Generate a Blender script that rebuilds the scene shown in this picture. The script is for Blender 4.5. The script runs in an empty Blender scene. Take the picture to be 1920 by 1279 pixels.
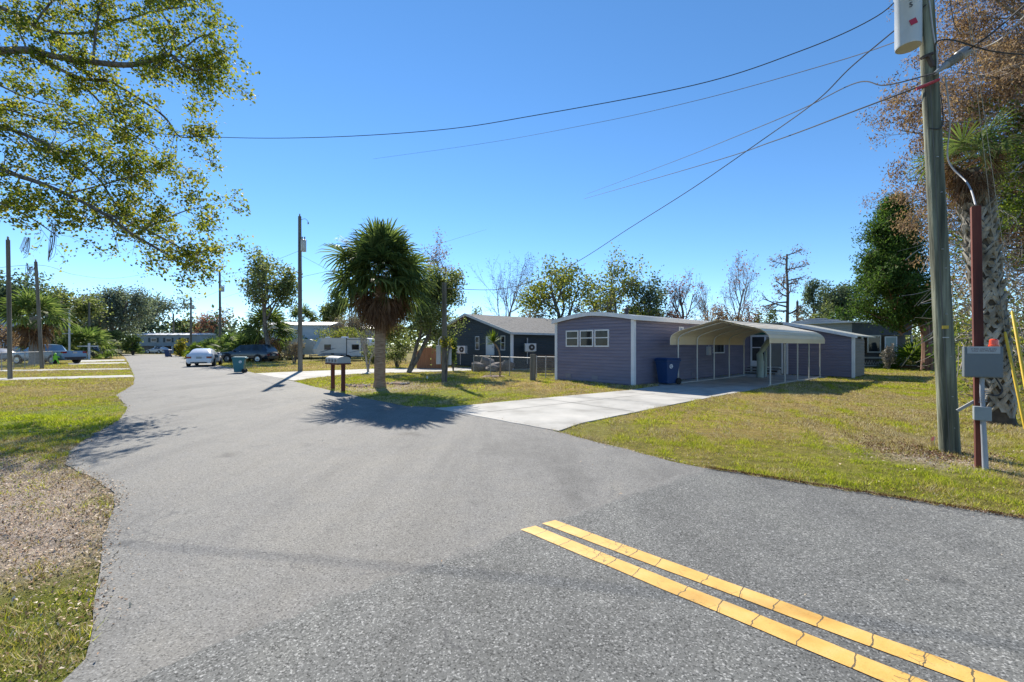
import bpy, math, random
import numpy as np
from mathutils import Vector, Matrix
R = math.radians
sc = bpy.context.scene
col = sc.collection

# ------------------------------------------------------------------ camera, sky, sun, exposure
CAMH, HOR, F = 1.7, 648.0, 800.0
cam_d = bpy.data.cameras.new("camera"); cam = bpy.data.objects.new("camera", cam_d); col.objects.link(cam)
cam.location = (0, 0, CAMH); cam.rotation_euler = (R(90), 0, 0)
cam_d.sensor_width = 36; cam_d.lens = F/1920*36; cam_d.shift_y = 8.5/1920; cam_d.clip_end = 4000; cam_d.clip_start = .05
sc.camera = cam
SUN_EL, SUN_AZ = R(38), math.atan2(-.362, .932)
world = bpy.data.worlds.new("World"); sc.world = world; world.use_nodes = True
wt = world.node_tree; wt.nodes.clear()
sky = wt.nodes.new("ShaderNodeTexSky"); sky.sky_type = 'NISHITA'; sky.sun_disc = False
sky.sun_elevation = SUN_EL; sky.sun_rotation = SUN_AZ
sky.air_density = 0.7; sky.dust_density = 0.0; sky.ozone_density = 4.0; sky.altitude = 0
gm = wt.nodes.new("ShaderNodeHueSaturation"); gm.inputs['Hue'].default_value = 0.498; gm.inputs['Saturation'].default_value = 1.18; gm.inputs['Value'].default_value = 0.86
gam = wt.nodes.new("ShaderNodeGamma"); gam.inputs[1].default_value = 0.9
bg = wt.nodes.new("ShaderNodeBackground"); bg.inputs[1].default_value = 0.14
wo = wt.nodes.new("ShaderNodeOutputWorld")
wt.links.new(sky.outputs[0], gam.inputs[0]); wt.links.new(gam.outputs[0], gm.inputs['Color']); wt.links.new(gm.outputs[0], bg.inputs[0]); wt.links.new(bg.outputs[0], wo.inputs[0])
sd = bpy.data.lights.new("sun", 'SUN'); sun = bpy.data.objects.new("sun", sd); col.objects.link(sun)
sd.energy = 4.2; sd.angle = R(.5); sd.color = (1, .93, .82)
tosun = Vector((math.sin(SUN_AZ)*math.cos(SUN_EL), math.cos(SUN_AZ)*math.cos(SUN_EL), math.sin(SUN_EL)))
sun.rotation_euler = tosun.to_track_quat('Z', 'Y').to_euler(); sun.location = (0, 20, 40)
sc.view_settings.view_transform = 'Standard'; sc.view_settings.look = 'None'; sc.view_settings.gamma = 1
sc.view_settings.exposure = 1.06
sc.render.engine = 'CYCLES'
sc.cycles.max_bounces = 6; sc.cycles.transparent_max_bounces = 8; sc.cycles.transmission_bounces = 4
sc.cycles.use_denoising = True

# ------------------------------------------------------------------ measuring helpers
def G(px, py, z=0.0):
    Y = F*CAMH/(py-HOR); return ((px-960)/F*Y, Y, z)
def P(px, py, Y): return ((px-960)/F*Y, Y, CAMH+(HOR-py)/F*Y)
CU, SU = .755, .656
_n = math.hypot(CU, SU); CU /= _n; SU /= _n
def UV(u, v, z=0.0): return (CU*u-SU*v, SU*u+CU*v, z)      # u runs across the street, v along it

# ------------------------------------------------------------------ materials
def _nodes(name):
    m = bpy.data.materials.new(name); m.use_nodes = True; nt = m.node_tree; nt.nodes.clear()
    o = nt.nodes.new("ShaderNodeOutputMaterial"); return m, nt, o
def _ramp(nt, cols, fac, lo=.3, hi=.7):
    r = nt.nodes.new("ShaderNodeValToRGB"); e = r.color_ramp.elements; k = len(cols)
    while len(e) < k: e.new(.5)
    for i, c in enumerate(cols):
        e[i].position = lo+(hi-lo)*i/max(1, k-1)
    for i, c in enumerate(cols): e[i].color = (*c, 1)
    nt.links.new(fac, r.inputs[0]); return r.outputs[0]
def _noise(nt, scale, detail=5, stretch=(1, 1, 1), rough=.6, dist=0):
    tc = nt.nodes.new("ShaderNodeTexCoord"); mp = nt.nodes.new("ShaderNodeMapping"); mp.inputs['Scale'].default_value = stretch
    nt.links.new(tc.outputs['Object'], mp.inputs[0]); n = nt.nodes.new("ShaderNodeTexNoise")
    n.inputs['Scale'].default_value = scale; n.inputs['Detail'].default_value = detail; n.inputs['Roughness'].default_value = rough
    n.inputs['Distortion'].default_value = dist
    nt.links.new(mp.outputs[0], n.inputs['Vector']); return n.outputs['Fac']
def _math(nt, op, a, b=None, clamp=False):
    m = nt.nodes.new("ShaderNodeMath"); m.operation = op; m.use_clamp = clamp
    for i, x in enumerate((a, b)):
        if x is None: continue
        if isinstance(x, (int, float)): m.inputs[i].default_value = x
        else: nt.links.new(x, m.inputs[i])
    return m.outputs[0]
def _mix(nt, f, a, b, mode='MIX'):
    m = nt.nodes.new("ShaderNodeMix"); m.data_type = 'RGBA'; m.blend_type = mode; m.clamp_factor = True
    for s, x in ((m.inputs[0], f), (m.inputs[6], a), (m.inputs[7], b)):
        if isinstance(x, (int, float)): s.default_value = x
        elif isinstance(x, tuple): s.default_value = (*x, 1)
        else: nt.links.new(x, s)
    return m.outputs[2]
MATS = {}
def mat(name, cols, rough=.7, metal=0, scale=3, detail=5, stretch=(1, 1, 1), bump=0, bscale=20, bstretch=None, spec=.4, coat=0, lo=.35, hi=.65, emit=0):
    if name in MATS: return MATS[name]
    m, nt, o = _nodes(name); b = nt.nodes.new("ShaderNodeBsdfPrincipled")
    if isinstance(cols[0], (int, float)): cols = [cols]
    if len(cols) == 1:
        c = cols[0]; cols = [tuple(x*.88 for x in c), tuple(min(1, x*1.1) for x in c)]
    nt.links.new(_ramp(nt, cols, _noise(nt, scale, detail, stretch), lo, hi), b.inputs['Base Color'])
    b.inputs['Roughness'].default_value = rough; b.inputs['Metallic'].default_value = metal
    b.inputs['Specular IOR Level'].default_value = spec; b.inputs['Coat Weight'].default_value = coat
    if emit: b.inputs['Emission Strength'].default_value = emit; b.inputs['Emission Color'].default_value = (*cols[-1], 1)
    if bump:
        bn = nt.nodes.new("ShaderNodeBump"); bn.inputs['Strength'].default_value = bump; bn.inputs['Distance'].default_value = .02
        nt.links.new(_noise(nt, bscale, 5, bstretch or stretch), bn.inputs['Height']); nt.links.new(bn.outputs[0], b.inputs['Normal'])
    nt.links.new(b.outputs[0], o.inputs[0]); MATS[name] = m; return m
def leafmat(name, cols, transl=.45, rough=.6, tboost=1.6, spec=.12):
    """foliage: every leaf takes its own tint; thin leaves let part of the light through"""
    if name in MATS: return MATS[name]
    m, nt, o = _nodes(name); g = nt.nodes.new("ShaderNodeNewGeometry")
    c = _ramp(nt, cols, g.outputs['Random Per Island'], 0, 1)
    b = nt.nodes.new("ShaderNodeBsdfPrincipled"); b.inputs['Roughness'].default_value = rough; b.inputs['Specular IOR Level'].default_value = spec
    nt.links.new(c, b.inputs['Base Color'])
    t = nt.nodes.new("ShaderNodeBsdfTranslucent"); bc = _mix(nt, 1.0, c, (tboost, tboost*1.05, tboost*.7), 'MULTIPLY'); nt.links.new(bc, t.inputs[0])
    x = nt.nodes.new("ShaderNodeMixShader"); x.inputs[0].default_value = transl
    nt.links.new(b.outputs[0], x.inputs[1]); nt.links.new(t.outputs[0], x.inputs[2]); nt.links.new(x.outputs[0], o.inputs[0])
    MATS[name] = m; return m
def flat(name, c, rough=.5, metal=0, spec=.5, coat=0): return mat(name, [tuple(x*.95 for x in c), tuple(min(1, x*1.04) for x in c)], rough, metal, 2, 2, spec=spec, coat=coat)
def glassmat(name, c, rough=.05):
    if name in MATS: return MATS[name]
    m, nt, o = _nodes(name); b = nt.nodes.new("ShaderNodeBsdfPrincipled")
    nt.links.new(_ramp(nt, [tuple(x*.5 for x in c), c], _noise(nt, 1.3, 3), .4, .6), b.inputs['Base Color'])
    b.inputs['Roughness'].default_value = rough; b.inputs['Specular IOR Level'].default_value = .3
    nt.links.new(b.outputs[0], o.inputs[0]); MATS[name] = m; return m

# ------------------------------------------------------------------ mesh helpers
def _tag(o, label=None, cat=None, group=None, kind=None):
    if label: o['label'] = label
    if cat: o['category'] = cat
    if group: o['group'] = group
    if kind: o['kind'] = kind
    return o
def thing(name, loc, label, cat, group=None, rz=0):
    o = bpy.data.objects.new(name, None); col.objects.link(o); o.location = loc; o.rotation_euler = (0, 0, rz); o.empty_display_size = .2
    return _tag(o, label, cat, group)
def _origin(parent):
    p = parent
    while p.parent is not None: p = p.parent
    return p.location
def npmesh(name, V, Fc, m, parent=None, smooth=False, local=False):
    """V (n,3) array, Fc (k,3|4) int array -> one mesh object"""
    V = np.asarray(V, dtype=np.float64).reshape(-1, 3); Fc = np.asarray(Fc, dtype=np.int32)
    if parent is not None: org = np.zeros(3) if local else np.array(_origin(parent))
    else:
        mn, mx = V.min(0), V.max(0); org = np.array([(mn[0]+mx[0])/2, (mn[1]+mx[1])/2, mn[2]])
    me = bpy.data.meshes.new(name); k = Fc.shape[1]
    me.vertices.add(len(V)); me.vertices.foreach_set('co', (V-org).astype(np.float32).ravel())
    me.loops.add(Fc.size); me.loops.foreach_set('vertex_index', Fc.ravel())
    me.polygons.add(len(Fc)); me.polygons.foreach_set('loop_start', np.arange(0, Fc.size, k, dtype=np.int32))
    me.update(calc_edges=True); me.validate()
    if smooth: me.polygons.foreach_set('use_smooth', np.ones(len(me.polygons), dtype=bool))
    me.materials.append(m)
    o = bpy.data.objects.new(name, me); col.objects.link(o)
    if parent is None: o.location = org
    else: o.parent = parent
    return o
class MB:
    def __init__(s): s.v = []; s.f = []
    def add(s, v, f):
        n = len(s.v); s.v += [tuple(map(float, a)) for a in v]; s.f += [tuple(n+i for i in g) for g in f]; return s
    def hexa(s, p):  # 8 points: bottom ring 0-3, top ring 4-7
        return s.add(p, [(3, 2, 1, 0), (4, 5, 6, 7), (0, 1, 5, 4), (1, 2, 6, 5), (2, 3, 7, 6), (3, 0, 4, 7)])
    def box(s, c, d, rz=0, M=None):
        x, y, z = d[0]/2, d[1]/2, d[2]/2; p = [(-x, -y, -z), (x, -y, -z), (x, y, -z), (-x, y, -z), (-x, -y, z), (x, -y, z), (x, y, z), (-x, y, z)]
        if M is None: M = Matrix.Rotation(rz, 3, 'Z')
        return s.hexa([tuple(M @ Vector(q)+Vector(c)) for q in p])
    def fbox(s, fn, a, b):  # box in the coordinates of fn(x,y,z)
        (x0, y0, z0), (x1, y1, z1) = a, b
        return s.hexa([fn(x0, y0, z0), fn(x1, y0, z0), fn(x1, y1, z0), fn(x0, y1, z0), fn(x0, y0, z1), fn(x1, y0, z1), fn(x1, y1, z1), fn(x0, y1, z1)])
    def tube(s, pts, rad, n=8, cap=True):
        pts = [Vector(p) for p in pts]; k = len(pts); rad = [rad]*k if isinstance(rad, (int, float)) else list(rad)
        b = len(s.v); up = None
        for i, p in enumerate(pts):
            t = (pts[min(i+1, k-1)]-pts[max(i-1, 0)]); t = t.normalized() if t.length > 1e-9 else Vector((0, 0, 1))
            if up is None: up = t.orthogonal().normalized()
            up = (up-t*up.dot(t)); up = up.normalized() if up.length > 1e-6 else t.orthogonal().normalized()
            w = t.cross(up)
            for j in range(n):
                a = 2*math.pi*j/n; s.v.append(tuple(p+(up*math.cos(a)+w*math.sin(a))*rad[i]))
        for i in range(k-1):
            for j in range(n):
                a, c = b+i*n+j, b+i*n+(j+1) % n; s.f.append((a, c, c+n, a+n))
        if cap: s.f.append(tuple(b+j for j in range(n-1, -1, -1))); s.f.append(tuple(b+(k-1)*n+j for j in range(n)))
        return s
    def lathe(s, c, prof, n=16, axis='Z'):
        b = len(s.v); c = Vector(c)
        for r, h in prof:
            for j in range(n):
                a = 2*math.pi*j/n
                q = {'Z': (r*math.cos(a), r*math.sin(a), h), 'X': (h, r*math.cos(a), r*math.sin(a)), 'Y': (r*math.cos(a), h, r*math.sin(a))}[axis]
                s.v.append(tuple(c+Vector(q)))
        for i in range(len(prof)-1):
            for j in range(n):
                a, d = b+i*n+j, b+i*n+(j+1) % n; s.f.append((a, d, d+n, a+n))
        s.f.append(tuple(b+j for j in range(n-1, -1, -1))); s.f.append(tuple(b+(len(prof)-1)*n+j for j in range(n))); return s
    def build(s, name, m, parent=None, smooth=False, local=False, bevel=0):
        me = bpy.data.meshes.new(name); V = np.array(s.v)
        if parent is not None: org = np.zeros(3) if local else np.array(_origin(parent))
        else:
            mn, mx = V.min(0), V.max(0); org = np.array([(mn[0]+mx[0])/2, (mn[1]+mx[1])/2, mn[2]])
        me.from_pydata([tuple(q) for q in (V-org)], [], s.f); me.update()
        if smooth:
            me.polygons.foreach_set('use_smooth', np.ones(len(me.polygons), dtype=bool))
        me.materials.append(m); o = bpy.data.objects.new(name, me); col.objects.link(o)
        if parent is None: o.location = org
        else: o.parent = parent
        if bevel:
            b = o.modifiers.new('bevel', 'BEVEL'); b.width = bevel; b.segments = 2; b.limit_method = 'ANGLE'
        if smooth:
            e = o.modifiers.new('split', 'EDGE_SPLIT'); e.split_angle = R(40)
        return o
def dup(root, loc, rz, label=None, scale=None):
    c = root.copy(); col.objects.link(c); c.location = loc; c.rotation_euler = (0, 0, rz)
    if label: c['label'] = label
    if scale: c.scale = scale
    for ch in list(root.children):
        d = ch.copy(); col.objects.link(d); d.parent = c
        for g in list(ch.children):
            e = g.copy(); col.objects.link(e); e.parent = d
    return c

# ------------------------------------------------------------------ foliage helpers (numpy)
def rvec(rng, n):
    a = rng.normal(size=(n, 3)); return a/np.linalg.norm(a, axis=1, keepdims=True)
def leafcards(rng, C, size, aspect=.55, fold=.25, up=0.0, droop=None):
    """one four-cornered folded leaf at each point of C"""
    n = len(C); d = rvec(rng, n)
    if droop is not None: d = d+np.array([0, 0, -droop]); d /= np.linalg.norm(d, axis=1, keepdims=True)
    nrm = rvec(rng, n); nrm[:, 2] += up; s = np.cross(d, nrm); s /= np.linalg.norm(s, axis=1, keepdims=True)+1e-9
    w = np.cross(s, d); L = (size*rng.uniform(.6, 1.25, n))[:, None]
    a = C-d*L*.5; b = C+s*L*aspect*.5+w*L*fold*.3; t = C+d*L*.5; e = C-s*L*aspect*.5+w*L*fold*.3
    V = np.stack([a, b, t, e], 1).reshape(-1, 3); return V, np.arange(4*n).reshape(-1, 4)
def grow(rng, start, d, length, radius, lvl, pr, tubes, tips):
    n = pr['seg'][min(lvl, len(pr['seg'])-1)]; pts = [np.array(start, float)]; d = np.array(d, float); d /= np.linalg.norm(d)
    wig = pr['wig']; upw = pr['up'][min(lvl, len(pr['up'])-1)]
    for i in range(n):
        d = d+rng.normal(size=3)*wig+np.array([0, 0, upw]); d /= np.linalg.norm(d); pts.append(pts[-1]+d*length/n)
    last = lvl >= pr['levels']
    rad = np.linspace(radius, radius*(pr.get('taper', .45) if not last else .25), n+1)
    tubes.append((pts, rad, lvl))
    if last:
        for q in pts[1:]: tips.append(q)
        return
    k = pr['kids'][min(lvl, len(pr['kids'])-1)]; f0 = pr['from'][min(lvl, len(pr['from'])-1)]
    for j in range(k):
        f = f0+(1-f0)*(j+rng.uniform(.2, .8))/k; i = min(n-1, int(f*n)); q = pts[i]+(pts[i+1]-pts[i])*(f*n-i)
        ax = pts[i+1]-pts[i]; ax /= np.linalg.norm(ax); ang = R(pr['ang'][min(lvl, len(pr['ang'])-1)]*rng.uniform(.7, 1.3))
        o = np.cross(ax, rvec(rng, 1)[0]); o /= np.linalg.norm(o)+1e-9
        nd = ax*math.cos(ang)+o*math.sin(ang)
        if lvl == 0 and 'flat' in pr: nd = nd*np.array([1, 1, .12])+np.array([0, 0, pr['flat']]); nd /= np.linalg.norm(nd)
        L = length*pr['ratio'][min(lvl, len(pr['ratio'])-1)]*rng.uniform(.7, 1.25)*(1-.35*(f-f0))
        grow(rng, q, nd, L, rad[i]*pr.get('rr', .6), lvl+1, pr, tubes, tips)
def bez(pts, n):  # smooth polyline through control points
    pts = [Vector(p) for p in pts]; out = []
    for i in range(len(pts)-1):
        a, b, c, d = pts[max(i-1, 0)], pts[i], pts[i+1], pts[min(i+2, len(pts)-1)]
        for k in range(n):
            t = k/n; out.append(.5*((2*b)+(c-a)*t+(2*a-5*b+4*c-d)*t*t+(3*b-3*c+d-a)*t**3))
    out.append(pts[-1]); return out
# ================================================================== GROUND, ROADS
rng = np.random.default_rng(7)
def gp(lst): return np.array([G(x, y)[:2] for x, y in lst])
street_left = [(175, 1180), (183, 1100), (192, 1030), (207, 970), (214, 938), (205, 918), (180, 900), (150, 888), (122, 872), (128, 850), (152, 830), (190, 808), (225, 787), (239, 765), (226, 750), (217, 742), (232, 733), (250, 722), (252, 708), (247, 696), (241, 682), (236, 672), (228, 664.5)]
street_right = [(1325, 880), (1200, 851), (1100, 825), (1030, 806), (930, 786), (840, 765.5), (760, 762), (700, 750), (640, 737), (590, 726), (545, 714), (500, 704.5), (455, 695), (410, 685), (370, 676), (335, 668), (318, 664.5)]
street_poly = np.vstack([[(-2.6, -3), (-2.25, 2.1)], gp([(160, 1240)]), gp(street_left), gp(street_right[::-1]), [(4, 4), (3, -3)]])
main_poly = np.vstack([gp([(1325, 880), (1240, 905), (1150, 940), (1060, 972), (985, 996), (900, 1022), (800, 1060), (700, 1097), (600, 1135), (520, 1166), (450, 1194), (380, 1222), (290, 1262), (200, 1300)]), [(-2.2, 1.2), (-2.55, -3), (3, -9), (22, -28), (30, -22), (9.6, .8), (6.3, 3.2)], gp([(1920, 975), (1600, 924)])])
drive_poly = np.array([UV(5.95, 9.98)[:2], UV(9, 9.75)[:2], UV(13.8, 9.25)[:2], UV(16.5, 9.45)[:2], UV(17.2, 10.12)[:2], UV(28, 10.12)[:2], UV(28, 6.2)[:2], UV(20.3, 6.3)[:2], UV(12, 6.2)[:2], UV(7.2, 6.0)[:2], UV(6.2, 5.75)[:2]])
ndrive_poly = np.vstack([gp([(478, 700.5), (505, 706), (552, 714.5), (640, 703), (750, 699), (870, 695.5), (1000, 693), (1000, 688), (870, 690), (700, 692), (560, 697)])])
def strip(pts): return gp(pts)
ldrives = [gp([(-300, 717), (248, 703.5), (251, 707.5), (-300, 722.5)]), gp([(-200, 697), (243, 691), (244, 693.2), (-200, 700.5)]), gp([(128, 681), (237, 679.5), (239, 682.0), (128, 684)]), gp([(136, 676), (233, 674.2), (234, 676.6), (140, 680)])]
EDGE = gp([(1330, 881), (1600, 924.5), (1920, 976), (2400, 1056)])
soil_poly = gp([(-500, 853), (0, 862), (120, 868), (135, 885), (185, 905), (210, 935), (203, 970), (185, 1030), (120, 1060), (0, 1085), (-500, 1090)])
def inpoly(Q, poly):
    x, y = Q[:, 0], Q[:, 1]; c = np.zeros(len(Q), bool); j = len(poly)-1
    for i in range(len(poly)):
        xi, yi = poly[i]; xj, yj = poly[j]
        with np.errstate(divide='ignore', invalid='ignore'):
            c ^= ((yi > y) != (yj > y)) & (x < (xj-xi)*(y-yi)/(yj-yi)+xi)
        j = i
    return c
def pdist(Q, poly, closed=True):
    d = np.full(len(Q), 1e9); m = len(poly)
    for i in range(m if closed else m-1):
        a, b = poly[i], poly[(i+1) % m]; ab = b-a; t = np.clip(((Q-a)@ab)/(ab@ab+1e-12), 0, 1)
        d = np.minimum(d, np.linalg.norm(Q-(a+t[:, None]*ab), axis=1))
    return d
PAVED = [street_poly, main_poly, drive_poly, ndrive_poly]+ldrives
def paved(Q):
    m = np.zeros(len(Q), bool)
    for p in PAVED: m |= inpoly(Q, p)
    return m
def sdf(Q, poly): return np.where(inpoly(Q, poly), -1, 1)*pdist(Q, poly)
def smooth(x, a, b): t = np.clip((x-a)/(b-a), 0, 1); return t*t*(3-2*t)
def blob(Q, c, r, s=1.0):
    c = np.array(c)[:2]; return smooth(np.linalg.norm(Q-c, axis=1), r*(1+.5*s), r*(1-.5*s) if s < 1 else r*.3)
def fields(Q):
    soil = 1-smooth(sdf(Q, soil_poly), -.35, .5)
    soil = np.maximum(soil, .30*blob(Q, G(1690, 838), 1.3)); soil = np.maximum(soil, .8*blob(Q, G(1780, 862), .8))
    soil = np.maximum(soil, .8*blob(Q, G(712, 725), 2.3)*(1-blob(Q, G(712, 745), .8)))
    soil = np.maximum(soil, .95*(1-smooth(np.abs(pdist(Q, EDGE, False)), .03, .11)))
    dry = np.zeros(len(Q))
    for c, r, w in ((G(1000, 722), 3.5, 1.0), (G(930, 722), 2.5, .9), (G(1080, 732), 2.5, .8), (G(600, 688), 6, 1.0), (G(720, 683), 9, 1.0), (G(500, 687), 5, .9), (G(120, 728), 5, .55), (G(90, 705), 6, .55),
                    (G(1330, 785), 3.2, .55), (G(1500, 745), 4, .8), (G(1640, 745), 3, .7), (G(1480, 850), 1.0, .4), (G(1240, 790), 1.2, .4), (G(60, 690), 9, .6), (G(300, 668), 20, .5)):
        dry = np.maximum(dry, w*blob(Q, c, r))
    gr = np.zeros(len(Q))
    for c, r, w in ((G(830, 745), 3, .8), (G(60, 785), 3, .9), (G(190, 770), 1.6, .8), (G(0, 760), 3, .4), (G(640, 735), 2, .5), (G(1100, 800), 1.6, .35), (G(1600, 880), 1.4, .35), (G(60, 1200), 1.0, .7), (G(1800, 760), 3, .3), (G(1620, 690), 4, .6), (G(760, 775), 2.5, .8)):
        gr = np.maximum(gr, w*blob(Q, c, r))
    return soil, dry*(1-gr*.5), gr
xs = np.concatenate([[-900, -400, -200, -120, -80, -60], np.arange(-46, -14, .8), np.arange(-14, 14, .22), np.arange(14, 46, .8), [50, 60, 80, 120, 200, 400, 900]])
ys = np.concatenate([[-300, -100, -40, -20, -10, -5], np.arange(-2, 20, .22), np.arange(20, 70, .9), [75, 90, 120, 180, 300, 600, 1500]])
gx, gy = np.meshgrid(xs, ys); Q = np.stack([gx.ravel(), gy.ravel()], 1)
nx, ny = len(xs), len(ys); ii = np.arange(nx*ny).reshape(ny, nx)
Fg = np.stack([ii[:-1, :-1], ii[:-1, 1:], ii[1:, 1:], ii[1:, :-1]], -1).reshape(-1, 4)
Vg = np.column_stack([Q, np.zeros(len(Q))])
m, nt, o = _nodes('lawn_ground'); b = nt.nodes.new("ShaderNodeBsdfPrincipled"); b.inputs['Roughness'].default_value = .95; b.inputs['Specular IOR Level'].default_value = .1
def _attr(n):
    a = nt.nodes.new("ShaderNodeAttribute"); a.attribute_name = n; return a.outputs['Fac']
n1, n2, n3 = _noise(nt, .45, 6), _noise(nt, 6, 6, rough=.75), _noise(nt, 38, 5, rough=.8)
base = _ramp(nt, [(.07, .065, .015), (.19, .165, .04), (.37, .30, .10)], _math(nt, 'ADD', _math(nt, 'MULTIPLY', n1, .45), _math(nt, 'MULTIPLY', n2, .55)), .36, .64)
dryc = _ramp(nt, [(.32, .22, .07), (.45, .31, .11)], n2, .35, .65); grc = _ramp(nt, [(.12, .17, .018), (.22, .26, .035)], n2, .35, .65)
soilc = _ramp(nt, [(.20, .15, .12), (.47, .385, .31), (.72, .63, .54)], _math(nt, 'ADD', _math(nt, 'MULTIPLY', n3, .6), _math(nt, 'MULTIPLY', n2, .4)), .36, .66)
nmod = _math(nt, 'MULTIPLY', _math(nt, 'SUBTRACT', n2, .5), 1.2)
def msk(nm): return _math(nt, 'ADD', _attr(nm), _math(nt, 'MULTIPLY', nmod, _math(nt, 'MULTIPLY', _math(nt, 'SUBTRACT', 1, _attr(nm)), _math(nt, 'MULTIPLY', _attr(nm), 4))), clamp=True)
c = _mix(nt, msk('dry'), base, dryc); c = _mix(nt, msk('green'), c, grc); c = _mix(nt, msk('soil'), c, soilc)
spk = _ramp(nt, [(.55, .55, .55), (1, 1, 1), (1.0, 1.0, 1.0)], n3, .34, .6); c = _mix(nt, .8, c, spk, 'MULTIPLY')
nt.links.new(c, b.inputs['Base Color'])
bn = nt.nodes.new("ShaderNodeBump"); bn.inputs['Strength'].default_value = .9; bn.inputs['Distance'].default_value = .05
nt.links.new(_math(nt, 'ADD', n3, n2), bn.inputs['Height']); nt.links.new(bn.outputs[0], b.inputs['Normal']); nt.links.new(b.outputs[0], o.inputs[0])
g_ = npmesh('ground', Vg, Fg, m); g_['kind'] = 'structure'; g_['label'] = 'dry winter lawn with tan, yellow and green patches and bare leafy soil'
soil, dry, gr = fields(Q)
for nm, a in (('soil', soil), ('dry', dry), ('green', gr)):
    at = g_.data.attributes.new(nm, 'FLOAT', 'POINT'); at.data.foreach_set('value', a.astype(np.float32))

def asphalt(name, dark, mid, light, tint, patchy, seam=False):
    m, nt, o = _nodes(name); b = nt.nodes.new("ShaderNodeBsdfPrincipled"); b.inputs['Specular IOR Level'].default_value = .25
    f1 = _noise(nt, 75, 3, rough=.7); tc = nt.nodes.new("ShaderNodeTexCoord"); v = nt.nodes.new("ShaderNodeTexVoronoi"); v.inputs['Scale'].default_value = 110
    nt.links.new(tc.outputs['Object'], v.inputs['Vector'])
    sp = nt.nodes.new("ShaderNodeSeparateColor"); nt.links.new(v.outputs['Color'], sp.inputs[0])
    big = _noise(nt, .45, 6, (1, .55, 1), rough=.68, dist=.4); mid_ = _noise(nt, 3.2, 4)
    ag = _math(nt, 'ADD', _math(nt, 'MULTIPLY', f1, .5), _math(nt, 'MULTIPLY', sp.outputs[0], .5))
    c = _ramp(nt, [dark, mid, mid, light], ag, .2, .85)
    pt = _ramp(nt, [(patchy, patchy, patchy), (1, 1, 1), tint], _math(nt, 'ADD', _math(nt, 'MULTIPLY', big, .7), _math(nt, 'MULTIPLY', mid_, .3)), .36, .62)
    c = _mix(nt, 1, c, pt, 'MULTIPLY')
    # wheel paths: long soft streaks along the street, and a few round stains
    mr = nt.nodes.new("ShaderNodeMapping"); mr.inputs['Rotation'].default_value = (0, 0, R(-41)); mr.inputs['Scale'].default_value = (1.1, .09, 1); tc2 = nt.nodes.new("ShaderNodeTexCoord"); nt.links.new(tc2.outputs['Object'], mr.inputs[0])
    ns = nt.nodes.new("ShaderNodeTexNoise"); ns.inputs['Scale'].default_value = 1.0; ns.inputs['Detail'].default_value = 5; ns.inputs['Roughness'].default_value = .65; nt.links.new(mr.outputs[0], ns.inputs['Vector'])
    c = _mix(nt, 1, c, _ramp(nt, [(.88, .88, .88), (1, 1, 1), (1.03, 1.03, 1.02)], ns.outputs['Fac'], .36, .60), 'MULTIPLY')
    stn = nt.nodes.new("ShaderNodeTexVoronoi"); stn.inputs['Scale'].default_value = .55; stn.inputs['Randomness'].default_value = 1; nt.links.new(tc2.outputs['Object'], stn.inputs['Vector'])
    c = _mix(nt, 1, c, _ramp(nt, [(.62, .62, .62), (.86, .86, .86), (1, 1, 1)], _math(nt, 'ADD', stn.outputs['Distance'], _math(nt, 'MULTIPLY', _math(nt, 'SUBTRACT', mid_, .5), .35)), .01, .15), 'MULTIPLY')
    if seam:   # the newer surface feathers out over the old one along the joint
        ge = nt.nodes.new("ShaderNodeNewGeometry"); dt = nt.nodes.new("ShaderNodeVectorMath"); dt.operation = 'DOT_PRODUCT'
        sa, sb = Vector(G(1325, 880)), Vector(G(700, 1097)); sdv = (sb-sa).normalized(); nv = Vector((sdv.y, -sdv.x, 0)); nv = nv if nv.dot(Vector((1, -1, 0))) > 0 else -nv
        dt.inputs[1].default_value = nv; nt.links.new(ge.outputs['Position'], dt.inputs[0]); ds = _math(nt, 'SUBTRACT', dt.outputs['Value'], nv.dot(sa))
        th = _math(nt, 'ADD', _math(nt, 'MULTIPLY', ds, 5.0), _math(nt, 'MULTIPLY', _math(nt, 'SUBTRACT', f1, .5), 1.8)); th = _math(nt, 'ADD', th, _math(nt, 'MULTIPLY', _math(nt, 'SUBTRACT', mid_, .5), 1.6))
        oldc = _ramp(nt, [(.065, .064, .060), (.195, .190, .177), (.195, .19, .177), (.36, .352, .33)], ag, .2, .85); c = _mix(nt, _math(nt, 'MULTIPLY', th, 5.0, clamp=True), oldc, c)
    # thin meandering cracks
    w = nt.nodes.new("ShaderNodeTexVoronoi"); w.feature = 'DISTANCE_TO_EDGE'; w.inputs['Scale'].default_value = .22
    mp = nt.nodes.new("ShaderNodeMapping"); nt.links.new(tc.outputs['Object'], mp.inputs[0])
    nn = nt.nodes.new("ShaderNodeTexNoise"); nn.inputs['Scale'].default_value = 1.6; nn.inputs['Detail'].default_value = 6; nt.links.new(tc.outputs['Object'], nn.inputs['Vector'])
    vm = nt.nodes.new("ShaderNodeVectorMath"); vm.operation = 'MULTIPLY_ADD'; vm.inputs[1].default_value = (.9, .9, .9); nt.links.new(nn.outputs['Color'], vm.inputs[0]); nt.links.new(mp.outputs[0], vm.inputs[2]); nt.links.new(vm.outputs[0], w.inputs['Vector'])
    ck = _math(nt, 'MULTIPLY', _math(nt, 'LESS_THAN', w.outputs['Distance'], .0016), _math(nt, 'GREATER_THAN', _noise(nt, .6, 2), .52))
    c = _mix(nt, _math(nt, 'MULTIPLY', ck, .55), c, (.09, .09, .09)); nt.links.new(c, b.inputs['Base Color'])
    b.inputs['Roughness'].default_value = .85
    bn = nt.nodes.new("ShaderNodeBump"); bn.inputs['Strength'].default_value = .55; bn.inputs['Distance'].default_value = .006
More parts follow.
